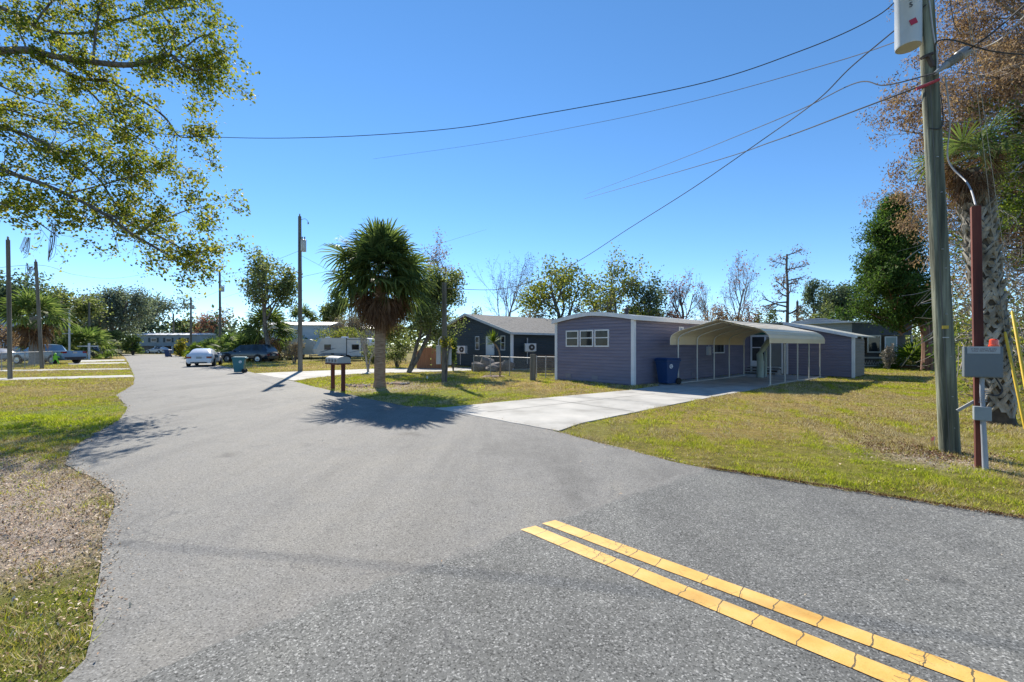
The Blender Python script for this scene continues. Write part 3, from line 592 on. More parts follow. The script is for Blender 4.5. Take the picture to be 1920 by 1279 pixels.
# ------------------------------------------------------------------ wheeled bins
def bin_proto(name, label, m, lid, ey, group='wheeled refuse bins'):
    t = thing(name, (0, 0, 0), label, 'bin', group)
    b = MB(); n = 4; w0, w1, d0, d1, H = .23, .31, .26, .36, .98
    b.hexa([(-w0, -d0, .05), (w0, -d0, .05), (w0, d0*.8, .05), (-w0, d0*.8, .05), (-w1, -d1, H), (w1, -d1, H), (w1, d1, H), (-w1, d1, H)])
    b.hexa([(-w1-.015, -d1-.015, H-.08), (w1+.015, -d1-.015, H-.08), (w1+.015, d1+.015, H-.08), (-w1-.015, d1+.015, H-.08), (-w1-.02, -d1-.02, H), (w1+.02, -d1-.02, H), (w1+.02, d1+.02, H), (-w1-.02, d1+.02, H)])
    b.build('body', m, t, local=True, bevel=.02)
    l = MB(); l.hexa([(-w1-.03, -d1-.05, H+.004), (w1+.03, -d1-.05, H+.004), (w1+.03, d1+.06, H+.004), (-w1-.03, d1+.06, H+.004), (-w1+.04, -d1+.06, H+.07), (w1-.04, -d1+.06, H+.07), (w1-.04, d1, H+.06), (-w1+.04, d1, H+.06)]); l.build('lid', lid, t, local=True, bevel=.015)
    h = MB(); h.tube([(-.25, d1+.09, H-.03), (.25, d1+.09, H-.03)], .016, 6); h.box((-.2, d1+.04, H-.03), (.03, .1, .04)); h.box((.2, d1+.04, H-.03), (.03, .1, .04)); h.build('handle', lid, t, local=True)
    for s in (-1, 1): w = MB(); w.lathe((s*.27-.03, d0+.03, .13), [(.05, -.005), (.13, 0), (.13, .06), (.05, .065)], 14, 'X'); w.build('wheel', rubber, t, local=True)
    e = MB(); e.lathe((.283, ey, .72), [(.085, -.01), (.085, .022)], 20, 'X'); e1 = e.build('emblem', flat('emblem_white', (.70, .73, .75)), t, local=True)
    g = MB()
    g.tube(bez([(.308, ey+.035, .755), (.308, ey-.02, .765), (.308, ey-.04, .72), (.308, ey, .70), (.308, ey+.035, .68), (.308, ey, .665)], 3), .009, 4)
    g.build('emblem_figure', m, e1, local=True)
    return t
teal = flat('teal_plastic', (.022, .15, .19), .45); navy = flat('blue_plastic', (.012, .050, .15), .4); tlid = flat('teal_lid', (.10, .26, .26), .4)
bn1 = bin_proto('wheeled_bin', 'teal wheeled bin at the street edge beside the second driveway', teal, tlid, .10)
q = G(449, 699.5); bn1.location = (q[0], q[1], .012); bn1.rotation_euler = (0, 0, R(-68)); bn1.scale = (.95, .95, .95)
# the wheels show at its right, its emblem faces the camera
bn2 = bin_proto('wheeled_bin', 'dark blue wheeled bin against the purple wall beside the carport', navy, navy, -.14)
q = UV(17.25, 9.55); bn2.location = (q[0], q[1], .022); bn2.rotation_euler = (0, 0, R(-62)); bn2.scale = (1.12, 1.12, 1.1)
bn3 = dup(bn2, G(405, 680), R(30), 'blue wheeled bin between the white car and the dark off-roader'); bn3.scale = (1, 1, 1)
bn4 = dup(bn2, G(315, 669.5), R(10), 'blue wheeled bin far down the street by the yellow bush'); bn4.scale = (1.05, 1.05, 1.05)

# ------------------------------------------------------------------ navy house behind the fence
nh = thing('house', UV(19.8, 22.8), 'dark navy house with grey shingle gable roof and white door', 'house')
a0, aR, a1 = 22.8, 28.0, 33.2; E2, R2 = 2.6, 4.1
fg = lambda a, o, z: UV(19.8-o, a, z); fs2 = lambda a, o, z: UV(a, 22.8-o, z)
siding(fg, (.1, R2), lambda z: (a0, a1) if z <= E2 else (a0+(z-E2)/(R2-E2)*(aR-a0), a1-(z-E2)/(R2-E2)*(a1-aR)), navymat, nh, 'gable_wall', lap=.15)
siding(fs2, (.1, E2), lambda z: (19.8, 37), navymat, nh, 'side_wall', lap=.15)
b = MB(); b.fbox(UV, (19.83, 22.83, 0), (37, 33, 2.58)); b.build('inner_wall', navymat, nh)
r = MB()
for (p, q, zp_, zq) in ((a0-.35, aR, E2-.08, R2+.02), (aR, a1+.35, R2+.02, E2-.08)):
    r.hexa([UV(19.4, p, zp_), UV(37.5, p, zp_), UV(37.5, q, zq), UV(19.4, q, zq), UV(19.4, p, zp_+.1), UV(37.5, p, zp_+.1), UV(37.5, q, zq+.1), UV(19.4, q, zq+.1)])
r.build('roof', shingle, nh)
r = MB()
for (p, q, zp_, zq) in ((a0-.38, aR, E2-.13, R2-.02), (aR, a1+.38, R2-.02, E2-.13)):
    r.hexa([UV(19.35, p, zp_), UV(19.395, p, zp_), UV(19.395, q, zq), UV(19.35, q, zq), UV(19.35, p, zp_+.19), UV(19.395, p, zp_+.19), UV(19.395, q, zq+.19), UV(19.35, q, zq+.19)])
r.fbox(UV, (19.35, a0-.42, E2-.12), (37.4, a0-.355, E2+.03)); r.build('fascia', flat('pale_grey_trim', (.42, .46, .47)), nh)
t = MB(); t.fbox(UV, (19.74, 22.74, 0), (19.9, 22.9, 2.55)); t.build('corner_trim', white, nh)
window(fg, 26.6, 27.15, 1.35, 2.42, nh, frame=flat('pale_grey_trim', (.42, .46, .47))); window(fg, 23.5, 24.0, 1.35, 2.42, nh, frame=flat('pale_grey_trim', (.42, .46, .47)))
d = MB(); d.fbox(fg, (24.75, .01, .98), (25.75, .06, 2.4)); dd = d.build('door', flat('pale_door_grey', (.50, .55, .56)), nh)
d = MB(); d.fbox(fg, (24.95, .061, 1.75), (25.55, .066, 2.25)); d.build('pane', glassmat('pale_glass', (.3, .36, .38), .2), dd)
d = MB(); d.fbox(fg, (24.85, .061, 1.55), (24.9, .10, 1.62)); d.build('handle', black, dd)
d = MB(); d.fbox(fg, (24.4, .02, .0), (26.1, .9, .9)); d.build('door_step', navymat, nh)
def ac_unit(loc, rz, label):
    t = thing('air_conditioner', loc, label, 'air conditioner', 'wall mounted cooling units', rz)
    b = MB(); b.box((0, 0, .28), (.82, .32, .56)); b.build('casing', flat('ac_white', (.62, .63, .62), .5), t, local=True, bevel=.02)
    f = MB(); f.lathe((.08, -.165, .28), [(.22, 0), (.22, -.012), (.18, -.014)], 20, 'Y'); g = f.build('fan_grille', black, t, local=True)
    h = MB(); h.lathe((.08, -.18, .28), [(.07, 0), (.06, -.01)], 12, 'Y'); h.build('hub', greyp, g, local=True)
    p = MB(); p.tube([(-.2, .05, -.9), (-.2, .05, .02)], .028, 6); p.box((0, .12, -.03), (.7, .4, .04)); p.build('bracket', greyp, t, local=True); return t
q = P(994, 660, 30.6); ac_unit((q[0], q[1]-.1, q[2]+.05), R(12), 'white cooling unit with round fan on the navy side wall')
q = P(869, 662, 33.2); ac_unit((q[0]-.1, q[1]-.1, q[2]), R(-30), 'white cooling unit at the shaded left end of the navy house')
p = MB(); p.tube([UV(21.2, 22.70, 2.25), UV(21.2, 22.70, 1.72), UV(21.75, 22.68, 1.68)], .05, 6); p.build('wall_pipe', greyp, nh)

# ------------------------------------------------------------------ chain-link fences
meshm = flat('fence_wire', (.30, .31, .31), .4, .5)
def chain_fence(a, b, h, n, label, name='chain_link_fence', sp=.10, wire=.007, ends=True):
    A, B = Vector(a), Vector(b); d = (B-A); L = d.length; d.normalize()
    t = thing(name, a, label, 'fence')
    for i in range(n+1):
        p = A+d*L*i/n; q = MB(); q.tube([p, p+Vector((0, 0, h+.03))], .026, 6); q.lathe(p+Vector((0, 0, h+.03)), [(.03, 0), (.02, .03)], 6); q.build('post', galv, t)
    q = MB(); q.tube([A+Vector((0, 0, h)), B+Vector((0, 0, h))], .021, 6); q.build('top_rail', galv, t)
    w = MB(); k = int(L/sp)
    for i in range(-int(h/sp), k):
        for s in (1, -1):
            x0 = i*sp if s > 0 else i*sp+h; x1 = x0+s*h; z0, z1 = .03, h-.02
            if s > 0 and x0 < 0: z0 += -x0*(h-.05)/h; x0 = 0
            if s > 0 and x1 > L: z1 = .03+(h-.05)*(L-(i*sp))/h; x1 = L
            if s < 0 and x0 > L: z0 = .03+(h-.05)*(x0-L)/h; x0 = L
            if s < 0 and x1 < 0: z1 = .03+(h-.05)*((i*sp+h))/h; x1 = 0
            if z1-z0 < .03 or x0 > L or x1 < -1e-6 and s > 0: continue
            p, q2 = A+d*x0+Vector((0, 0, z0)), A+d*x1+Vector((0, 0, z1)); e = (q2-p).normalized(); nrm = d.cross(Vector((0, 0, 1))); sd_ = e.cross(nrm)*wire/2; o2 = nrm*.003*s
            w.add([p-sd_+o2, q2-sd_+o2, q2+sd_+o2, p+sd_+o2], [(0, 1, 2, 3)])
    w.build('wire_mesh', meshm, t); return t
chain_fence(G(888, 699), G(996, 709.5), 1.06, 3, 'grey chain-link fence in front of the navy house and rocks')
chain_fence(G(1006, 709), G(1041, 711), 1.12, 2, 'short chain-link gate between wooden post and purple home', 'chain_link_gate')
q = G(999, 713); p = MB(); p.tube([(q[0], q[1], 0), (q[0], q[1], 1.28)], [.15, .13], 9); wp = p.build('fence_post', polewood); _tag(wp, 'thick weathered wooden post at the chain-link gate', 'post')
# chain link fence on the far left and slatted brown fence
chain_fence(G(-120, 708), G(98, 685), 1.2, 9, 'chain-link fence in front of the pickup on the left')
chain_fence(P(700, 684, 42)[:2]+(0,), P(782, 684, 40)[:2]+(0,), 1.5, 4, 'chain-link fence far behind the palm trunk')
fm = mat('brown_fence_boards', [(.27, .115, .05), (.38, .17, .085)], .8, scale=2, stretch=(6, 6, .3))
A, B = Vector(P(781, 0, 31.5)), Vector(P(829, 0, 31)); A.z = B.z = 0; n = 14; w = thing('board_fence', A, 'reddish brown board fence panel with arched top behind the oak', 'fence')
mbx = MB(); d = (B-A)/n
for i in range(n):
    h = 1.2+.34*math.sin(math.pi*(i+.5)/n)**.7; p = A+d*(i+.5); mbx.box((p.x, p.y, h/2+.02), (d.length*.93, .03, h), rz=math.atan2(d.y, d.x))
mbx.build('boards', fm, w)
mbx = MB(); mbx.box(((A.x+B.x)/2, (A.y+B.y)/2+.05, .5), ((B-A).length, .05, .09), rz=math.atan2(d.y, d.x)); mbx.box(((A.x+B.x)/2, (A.y+B.y)/2+.05, 1.1), ((B-A).length*.95, .05, .09), rz=math.atan2(d.y, d.x)); mbx.build('rail', fm, w)
A, B = Vector(G(1004, 703)), Vector(G(1046, 704)); mbx = MB(); L = (B-A).length; bf = thing('slatted_fence', A, 'brown horizontal slat screen behind the chain-link gate', 'fence')
for i in range(8): mbx.box(((A.x+B.x)/2, A.y, .16+i*.135), (L, .03, .095))
mbx.build('slats', mat('old_slats', [(.06, .045, .038), (.11, .085, .07)], .9, scale=3), bf)
mbx = MB(); [mbx.box((A.x+L*f, A.y+.04, .6), (.08, .05, 1.2)) for f in (.02, .98)]; mbx.build('post', mat('old_slats', [(0, 0, 0)]), bf)

# ------------------------------------------------------------------ porch house far right
ph = thing('house', (26.2, 33, 0), 'navy and pale grey house with screened porch behind the dark cedar', 'house')
pg = mat('pale_grey_siding', [(.30, .33, .35), (.36, .39, .41)], .6, scale=.6, stretch=(1, 1, 5)); dn = mat('dark_navy_band', [(.035, .05, .07), (.05, .065, .085)], .6)
dirg = Vector((-.55, .83, 0)); O = Vector((26.3, 33, 0))
fgp = lambda a, o, z: tuple(O+dirg*a+Vector((-.83, -.55, 0))*o+Vector((0, 0, z)))
siding(fgp, (.3, 3.95), lambda z: (0, 5.4) if z < 3.5 else (0+(z-3.5)/.45*2.3, 5.4-(z-3.5)/.45*3.1), pg, ph, 'gable_wall', lap=.16)
b = MB(); b.box((28.6, 33.03, 2.98), (4.6, .1, .95)); b.build('upper_wall', dn, ph)
b = MB(); b.box((28.6, 33.5, 1.25), (4.5, .1, 2.5)); b.build('porch_wall', mat('porch_tan', [(.12, .11, .10), (.16, .145, .13)], .8), ph)
r = MB(); r.hexa([(26.0, 32.8, 3.46), (32, 32.8, 3.46), (32, 40, 3.5), (23, 37.6, 3.5), (26.0, 32.8, 3.56), (32, 32.8, 3.56), (32, 40, 3.6), (23, 37.6, 3.6)]); r.build('roof', roofwhite, ph)
fpp = lambda a, o, z: (a, 33.0-o, z)
cream = flat('cream_frame', (.50, .47, .40)); q = MB()
for x in (26.35, 27.0, 30.8): q.fbox(fpp, (x, 0, .8), (x+.12, .08, 2.5))
q.fbox(fpp, (26.35, -.02, .70), (30.9, .05, .82)); q.fbox(fpp, (26.35, -.02, .1), (28.9, .06, .2)); q.fbox(fpp, (28.9, -.02, 0), (29.0, .07, .8)); q.build('porch_frame', cream, ph)
window(fpp, 27.45, 28.5, 1.15, 2.5, ph, bars=(), fr=.09, frame=cream); window(fpp, 28.8, 29.75, .85, 2.4, ph, bars=(), fr=.07, frame=flat('white_trim', (.7, .7, .7)), glass=flat('pale_green_door', (.30, .36, .34)))
q = MB(); rr_ = random.Random(3)
for i in range(9): x = 26.9+i*.2; q.tube([(x, 32.95, .25), (x+.1, 32.95, .45+rr_.random()*.2), (x+.18, 32.95, .28)], .025, 5)
q.build('lattice', cream, ph)
tb = thing('timber_edging', (29.5, 31.6, 0), 'low reddish timber edging round the bare bed under the cedar', 'edging'); q = MB(); q.box((31.2, 31.6, .1), (5.2, .16, .2)); q.box((28.6, 33, .1), (.15, 2.7, .2)); q.build('beam', fm, tb)
q = MB(); q.box((31.2, 33.1, .05), (5, 2.9, .14)); q.build('soil', mat('bed_soil', [(.16, .10, .07), (.26, .18, .13)], .95, scale=9), tb)

# ------------------------------------------------------------------ far houses
def far_house(name, label, x0, x1, Y, z0, z1, dep, wall, roof, rise=.35, cat='house', over=.3, gable=False):
    t = thing(name, (x0, Y, 0), label, cat); b = MB(); b.box(((x0+x1)/2, Y+dep/2, (z0+z1)/2), (x1-x0, dep, z1-z0)); b.build('wall', wall, t)
    r = MB(); ym = Y+dep/2; v = [(x0-over, Y-over, z1), (x1+over, Y-over, z1), (x1+over, Y+dep+over, z1), (x0-over, Y+dep+over, z1), (x0-over, ym, z1+rise), (x1+over, ym, z1+rise)]
    if gable: xm = (x0+x1)/2; v = [(x0-over, Y-over, z1), (x1+over, Y-over, z1), (x1+over, Y+dep+over, z1), (x0-over, Y+dep+over, z1), (xm, Y-over, z1+rise), (xm, Y+dep+over, z1+rise)]; f = [(0, 1, 4), (2, 3, 5), (1, 2, 5, 4), (3, 0, 4, 5), (3, 2, 1, 0)]
    else: f = [(0, 1, 5, 4), (2, 3, 4, 5), (1, 2, 5), (3, 0, 4), (3, 2, 1, 0)]
    r.add(v, f).build('roof', roof, t); return t
blw = mat('pale_blue_siding', [(.28, .36, .42), (.34, .42, .48)], .6, scale=.4, stretch=(1, 1, 6)); wsd = mat('white_siding', [(.46, .48, .49), (.55, .57, .58)], .6, scale=.4, stretch=(1, 1, 6))
X = lambda px, Y: (px-960)/F*Y
def fwin(t, px0, px1, py0, py1, Y, m=white, **k):
    return window(lambda a, o, z: (a, Y-o, z), X(px0, Y), X(px1, Y), CAMH+(HOR-py1)/F*Y, CAMH+(HOR-py0)/F*Y, t, frame=m, **k)
bh = far_house('house', 'pale blue stilt house with white roof at the end of the street', X(252, 92), X(375, 92), 92, 1.6, 4.0, 7, blw, roofwhite, .5)
for px in (283, 311, 340):
    fwin(bh, px, px+11, 634, 641.5, 92, fr=.12)
    for s in (-4.2, 11.2): q = MB(); q.box((X(px+s+1.5, 92), 91.93, 2.9), (.35, .08, .95)); q.build('shutter', flat('slate_shutter', (.04, .07, .09)), bh)
q = MB(); q.box((X(280, 92), 94, .8), (6, 3, 1.6)); q.build('ground_floor_wall', mat('brown_grey_wall', [(.2, .18, .16), (.26, .24, .22)], .8), bh)  # grey-brown wall set back under the raised floor
for px in (290, 305, 322, 345, 370): q = MB(); q.box((X(px, 92), 92.2, .8), (.3, .3, 1.6)); q.build('pillar', white, bh)
far_house('house', 'brown hip roof showing behind the pale blue house', X(322, 112), X(378, 112), 112, 0, 5.4, 8, mat('tan_wall', [(.25, .2, .16), (.3, .25, .2)], .8), mat('brown_shingle', [(.13, .10, .09), (.18, .14, .12)], .9, scale=3), 2.0)
nw = far_house('mobile_home', 'long white mobile home with metal roof behind the palmettos', X(492, 57), X(618, 57), 57, 1.2, 4.45, 4.5, wsd, roofwhite, .5, 'mobile home')
fwin(nw, 552, 566, 617, 628, 57, fr=.08); fwin(nw, 505, 512, 615, 628, 57, fr=.08)
nv2 = far_house('house', 'pale house with low white roof behind the bare bushes', X(625, 66), X(705, 66), 66, 0, 4.3, 6, wsd, roofwhite, .7)
fwin(nv2, 662, 676, 622, 632, 66, fr=.1)
wh = far_house('house', 'tall white house among trees at the far left', -78.5, -67.9, 52, 0, 5.0, 7, mat('white_wall_far', [(.5, .52, .53), (.58, .6, .61)], .6), mat('grey_roof_far', [(.3, .32, .33), (.38, .4, .41)], .7), 1.4, gable=True)
for a in (54.2, 56.0, 57.6): window(lambda a_, o, z: (-67.9+o, a_, z), a, a+.75, 3.3, 4.4, wh, fr=.08)
q = MB(); q.box((X(52, 56), 56, 2.6), (1.6, .3, 4.4)); sc_ = q.build('garden_screen', flat('dark_green_screen', (.02, .05, .05), .8)); _tag(sc_, 'dark green screen panel beside the white house', 'screen')
# ================================================================== VEHICLES
chrome = flat('bright_rim', (.45, .46, .47), .3, .8); lampred = flat('tail_red', (.22, .015, .015), .2, coat=.5); lampclear = flat('lamp_clear', (.55, .58, .62), .1, coat=.6)
carglass = glassmat('car_glass', (.04, .06, .075), .03)
def vehicle(name, label, cat, st, paint, loc, rz, wheels, wr=.33, zb=.26, winpairs=(), fw=None, rw=None, plate=True, lower=None, bars=None, group=None):
    t = thing(name, loc, label, cat, group, rz); V = []; Fc = []
    def ring(s):
        x, zbelt, zr, wb, wr_ = s; wm = wb+.03; zm = zb+(zbelt-zb)*.55
        h = [(wb-.08, zb), (wm, zb+.12), (wm+.01, zm), (wb, zbelt), (wr_, zr-.035), (wr_*.75, zr), (0, zr+.012)]
        return [(x, y, z) for y, z in h]+[(x, -y, z) for y, z in h[-2::-1]]
    rings = [ring(s) for s in st]; k = len(rings[0])
    for r in rings: V += r
    for i in range(len(st)-1):
        for j in range(k):
            a, b_ = i*k+j, i*k+(j+1) % k; Fc.append((a, a+k, b_+k, b_))
    Fc.append(tuple(range(k))); Fc.append(tuple(range((len(st)-1)*k+k-1, (len(st)-1)*k-1, -1)))
    MB().add(V, Fc).build('body', paint, t, local=True, smooth=True)
    def panel(nm, q, ins, m, off=.014):
        q = [Vector(p) for p in q]; c = sum(q, Vector())/4; n = (q[1]-q[0]).cross(q[3]-q[0]).normalized()
        if n.dot(c-Vector((0, 0, .8))) < 0: n = -n
        p = [c+(a-c)*ins for a in q]; return MB().hexa([tuple(a-n*.01) for a in p]+[tuple(a+n*off) for a in p]).build(nm, m, t, local=True)
    for i, j in winpairs:
        for s in (0, 1):
            a, b_ = (3, 4) if s == 0 else (k-4, k-5)
            a = 3 if s == 0 else k-3; b_ = 4 if s == 0 else k-4
            panel('window', [rings[i][a], rings[j][a], rings[j][b_], rings[i][b_]], .86, carglass)
    for nm, pr in (('windscreen', fw), ('rear_window', rw)):
        if pr: i, j = pr; panel(nm, [rings[i][4], rings[i][k-4], rings[j][k-4], rings[j][4]], .88, carglass)
    wmax = max(s[3] for s in st)+.035
    for wx in wheels:
        for s in (-1, 1):
            a = MB(); a.lathe((wx, s*(wmax-.02), wr+.03), [(wr*1.16, -.02), (wr*1.16, .025)], 20, 'Y'); a.build('wheel_arch', black, t, local=True)
            w = MB(); w.lathe((wx, s*(wmax-.06), wr), [(wr*.7, -.11), (wr*.96, -.11), (wr, -.07), (wr, .07), (wr*.96, .11), (wr*.7, .11)], 20, 'Y'); w = w.build('wheel', rubber, t, local=True)
            r = MB(); r.lathe((wx, s*(wmax+.045), wr), [(wr*.66, -.03), (wr*.66, .02), (wr*.5, .01), (wr*.15, .025)], 10, 'Y'); r.build('rim', chrome, w, local=True)
    fx, rx = st[0][0], st[-1][0]
    for s in (-1, 1):
        z = st[1][1]-.08; q = MB(); q.box((st[1][0]-.05, s*(st[1][3]-.12), z), (.2, .3, .14)); q.build('headlight', lampclear, t, local=True)
        z = st[-2][1]-.10; q = MB(); q.box((st[-2][0]+.06, s*(st[-2][3]-.13), z), (.22, .34, .15)); q.build('tail_light', lampred, t, local=True)
        q = MB(); q.box((st[3][0]-.25, s*(wmax+.06), st[3][1]+.02), (.12, .16, .12)); q.build('wing_mirror', paint, t, local=True)
        q = MB(); q.box((st[4][0]-.2, s*(wmax-.005), st[4][1]-.08), (.16, .03, .025)); q.build('door_handle', chrome, t, local=True)
    q = MB(); q.box((rx+.02, 0, zb+.16), (.10, st[-1][3]*1.85, .16)); q.build('rear_bumper', lower or paint, t, local=True)
    q = MB(); q.box((rx-.02, 0, zb+.06), (.10, st[-1][3]*1.4, .10)); q.build('rear_valance', black, t, local=True)
    q = MB(); q.box((fx-.02, 0, zb+.14), (.10, st[0][3]*1.85, .2)); q.build('front_bumper', lower or black, t, local=True)
    if plate:
        q = MB(); q.box((st[-2][0]-.045, 0, st[-2][1]-.12), (.03, .36, .16)); pl = q.build('number_plate', flat('plate', (.35, .37, .36)), t, local=True)
    return t
whitep = flat('white_car_paint', (.72, .72, .74), .22, coat=.6); navyp = flat('deep_blue_paint', (.012, .024, .045), .18, coat=.6); bluep = flat('light_blue_paint', (.16, .25, .36), .25, coat=.6); greyc = flat('grey_car_paint', (.28, .29, .31), .25, coat=.5)
hatch = [(2.18, .55, .60, .66, .45), (2.02, .68, .72, .80, .6), (1.25, .86, .92, .87, .65), (.85, .93, .98, .88, .68), (.05, .95, 1.38, .88, .60), (-.7, .97, 1.44, .88, .61), (-1.4, .99, 1.38, .87, .58), (-2.0, 1.0, 1.06, .83, .68), (-2.16, .84, .90, .80, .66), (-2.22, .58, .62, .76, .55)]
suv = [(2.5, .72, .76, .84, .6), (2.4, .98, 1.02, .92, .7), (1.5, 1.08, 1.14, .96, .75), (1.15, 1.14, 1.19, .96, .76), (.45, 1.16, 1.76, .96, .70), (-.9, 1.17, 1.83, .96, .72), (-2.05, 1.17, 1.80, .95, .70), (-2.5, 1.16, 1.25, .93, .8), (-2.58, .85, .9, .9, .75), (-2.6, .6, .65, .88, .7)]
pick = [(2.8, .78, .82, .85, .6), (2.7, 1.02, 1.06, .93, .7), (1.8, 1.10, 1.16, .97, .75), (1.5, 1.16, 1.21, .97, .76), (.85, 1.18, 1.78, .97, .68), (-.1, 1.18, 1.82, .97, .69), (-.55, 1.18, 1.76, .97, .68), (-.75, 1.17, 1.20, .97, .82), (-2.75, 1.17, 1.20, .96, .85), (-2.85, .75, .78, .95, .84)]
dirv = lambda a: math.atan2(math.cos(a), math.sin(a))  # heading a measured clockwise from +Y
q = G(358, 687.5); vehicle('hatchback', 'white hatchback seen from behind at the right edge of the street', 'car', hatch, whitep, (q[0], q[1]+1.6, .01), dirv(R(-25)), (1.35, -1.33), winpairs=((4, 5), (5, 6)), fw=(3, 4), rw=(7, 6))
vehicle('sport_utility', 'dark blue off-roader parked side-on beyond the bins', 'car', suv, navyp, (X(467, 44), 44, 0), dirv(R(-86)), (1.6, -1.62), wr=.38, zb=.34, winpairs=((4, 5), (5, 6)), fw=(3, 4), rw=(7, 6))
vehicle('pickup_truck', 'pale blue pickup truck behind the chain-link fence on the left', 'pickup', pick, bluep, (X(80, 39.5), 40, 0), dirv(R(-84)), (1.9, -1.75), wr=.40, zb=.40, winpairs=((4, 5), (5, 6)), fw=(3, 4), rw=None, lower=black)
vehicle('sedan', 'grey car cut off by the left edge behind the first pole', 'car', hatch, greyc, (X(-18, 44), 44, 0), dirv(R(-80)), (1.35, -1.33), winpairs=((4, 5), (5, 6)), fw=(3, 4), rw=(7, 6))
vehicle('sport_utility', 'small dark car half hidden behind the white sign post', 'car', suv, navyp, (X(172, 62), 62, 0), dirv(R(-40)), (1.6, -1.62), wr=.38, zb=.34, winpairs=((4, 5), (5, 6)), fw=(3, 4), rw=(7, 6))
vehicle('hatchback', 'pale car under the pale blue stilt house', 'car', hatch, whitep, (X(300, 90.5), 90, 0), dirv(R(-80)), (1.35, -1.33), winpairs=((4, 5), (5, 6)), fw=(3, 4), rw=(7, 6))

def trailer(label, x0, x1, Y, ztop_, zlow, m, loc_rz, graph):
    t = thing('travel_trailer', (x0, Y, 0), label, 'travel trailer', 'white travel trailers parked behind the lawn'); D = 2.4
    pr = [(x0+.9, zlow), (x0+.25, zlow+.35), (x0+.15, zlow+.8), (x0+.85, ztop_-.05), (x0+1.2, ztop_), (x1-.5, ztop_), (x1-.12, ztop_-.12), (x1, ztop_-.5), (x1, zlow+.1), (x1-.1, zlow)]
    b = MB(); n = len(pr); b.add([(x, Y, z) for x, z in pr]+[(x, Y+D, z) for x, z in pr], [tuple(range(n)), tuple(range(2*n-1, n-1, -1))]+[(i, n+i, n+(i+1) % n, (i+1) % n) for i in range(n)]); b.build('body', m, t)
    fc = MB(); e = .012; fc.hexa([(x0+.16, Y-e, zlow+.80), (x0+.55, Y-e, zlow+.72), (x0+.55, Y+D+e, zlow+.72), (x0+.16, Y+D+e, zlow+.8), (x0+.84, Y-e, ztop_-.06), (x0+1.15, Y-e, ztop_-.06), (x0+1.15, Y+D+e, ztop_-.06), (x0+.84, Y+D+e, ztop_-.06)]); fc.build('front_cap', flat('blue_white_cap', (.36, .48, .58), .3), t)
    L = x1-x0
    if graph:
        for a, c in ((.22, .33), (.69, .81), (.88, .965)):
            q = MB(); q.box((x0+L*(a+c)/2, Y-.02, zlow+.98), (L*(c-a), .05, .58)); w = q.build('window', darkglass, t)
        q = MB(); q.box((x0+L*.60, Y-.012, (zlow+ztop_)/2), (.08, .03, ztop_-zlow)); q.box((x0+L*.855, Y-.012, (zlow+ztop_)/2), (.06, .03, ztop_-zlow)); q.box((x0+L*.73, Y-.012, ztop_-.18), (L*.25, .03, .05)); q.build('slide_out_seal', black, t)
        q = MB(); q.hexa([(x0+L*.12, Y-.008, zlow+.1), (x0+L*.6, Y-.008, zlow+.05), (x0+L*.6, Y, zlow+.05), (x0+L*.12, Y, zlow+.1), (x0+L*.2, Y-.008, zlow+.32), (x0+L*.6, Y-.008, zlow+.26), (x0+L*.6, Y, zlow+.26), (x0+L*.2, Y, zlow+.32)])
        q.hexa([(x0+L*.13, Y-.008, zlow+.40), (x0+L*.17, Y-.008, zlow+.40), (x0+L*.17, Y, zlow+.4), (x0+L*.13, Y, zlow+.4), (x0+L*.36, Y-.008, zlow+.85), (x0+L*.43, Y-.008, zlow+.85), (x0+L*.43, Y, zlow+.85), (x0+L*.36, Y, zlow+.85)])
        q.hexa([(x0+L*.62, Y-.008, zlow+.35), (x0+L*.66, Y-.008, zlow+.35), (x0+L*.66, Y, zlow+.35), (x0+L*.62, Y, zlow+.35), (x0+L*.80, Y-.008, zlow+.60), (x0+L*.84, Y-.008, zlow+.60), (x0+L*.84, Y, zlow+.6), (x0+L*.80, Y, zlow+.6)]); q.build('stripe', flat('trailer_stripe', (.20, .22, .25)), t)
        q = MB(); q.box((x0+L*.36, Y-.01, zlow+.2), (.35, .03, .18)); q.build('vent_flap', black, t)
    else:
        q = MB(); q.box((x0+L*.62, Y-.02, zlow+1.0), (.5, .05, .36)); q.build('window', darkglass, t)
    q = MB(); q.box(((x0+x1)/2, Y+D/2, ztop_+.09), (.6, .6, .18)); q.box((x0+L*.2, Y+D/2, ztop_+.07), (.4, .4, .14)); q.build('roof_vent', white, t)
    for a in (.52, .62): q = MB(); q.lathe((x0+L*a, Y+.05, .33), [(.2, -.1), (.33, -.1), (.33, .1), (.2, .1)], 16, 'Y'); w = q.build('wheel', rubber, t)
    q = MB(); q.box((x0+.1, Y+D/2, zlow-.02), (1.8, .12, .12)); q.tube([(x0-.6, Y+D/2, zlow), (x0-.6, Y+D/2, 0)], .05, 6); q.tube([(x0+1.2, Y+.2, zlow), (x0+1.2, Y+.2, 0)], .04, 6); q.tube([(x1-.6, Y+.2, zlow), (x1-.6, Y+.2, 0)], .04, 6); q.build('chassis', black, t)
    return t
trw = mat('trailer_white', [(.58, .56, .53), (.68, .66, .63)], .35, scale=.8, stretch=(1, 1, 3))
trailer('white and grey travel trailer with dark windows behind the pole', X(584, 48), X(694, 48), 48, 2.56, .55, trw, 0, True)
trailer('older white travel trailer half hidden behind the bush and the pole', X(524, 54), X(588, 54), 54, 2.5, .55, trw, 0, False)

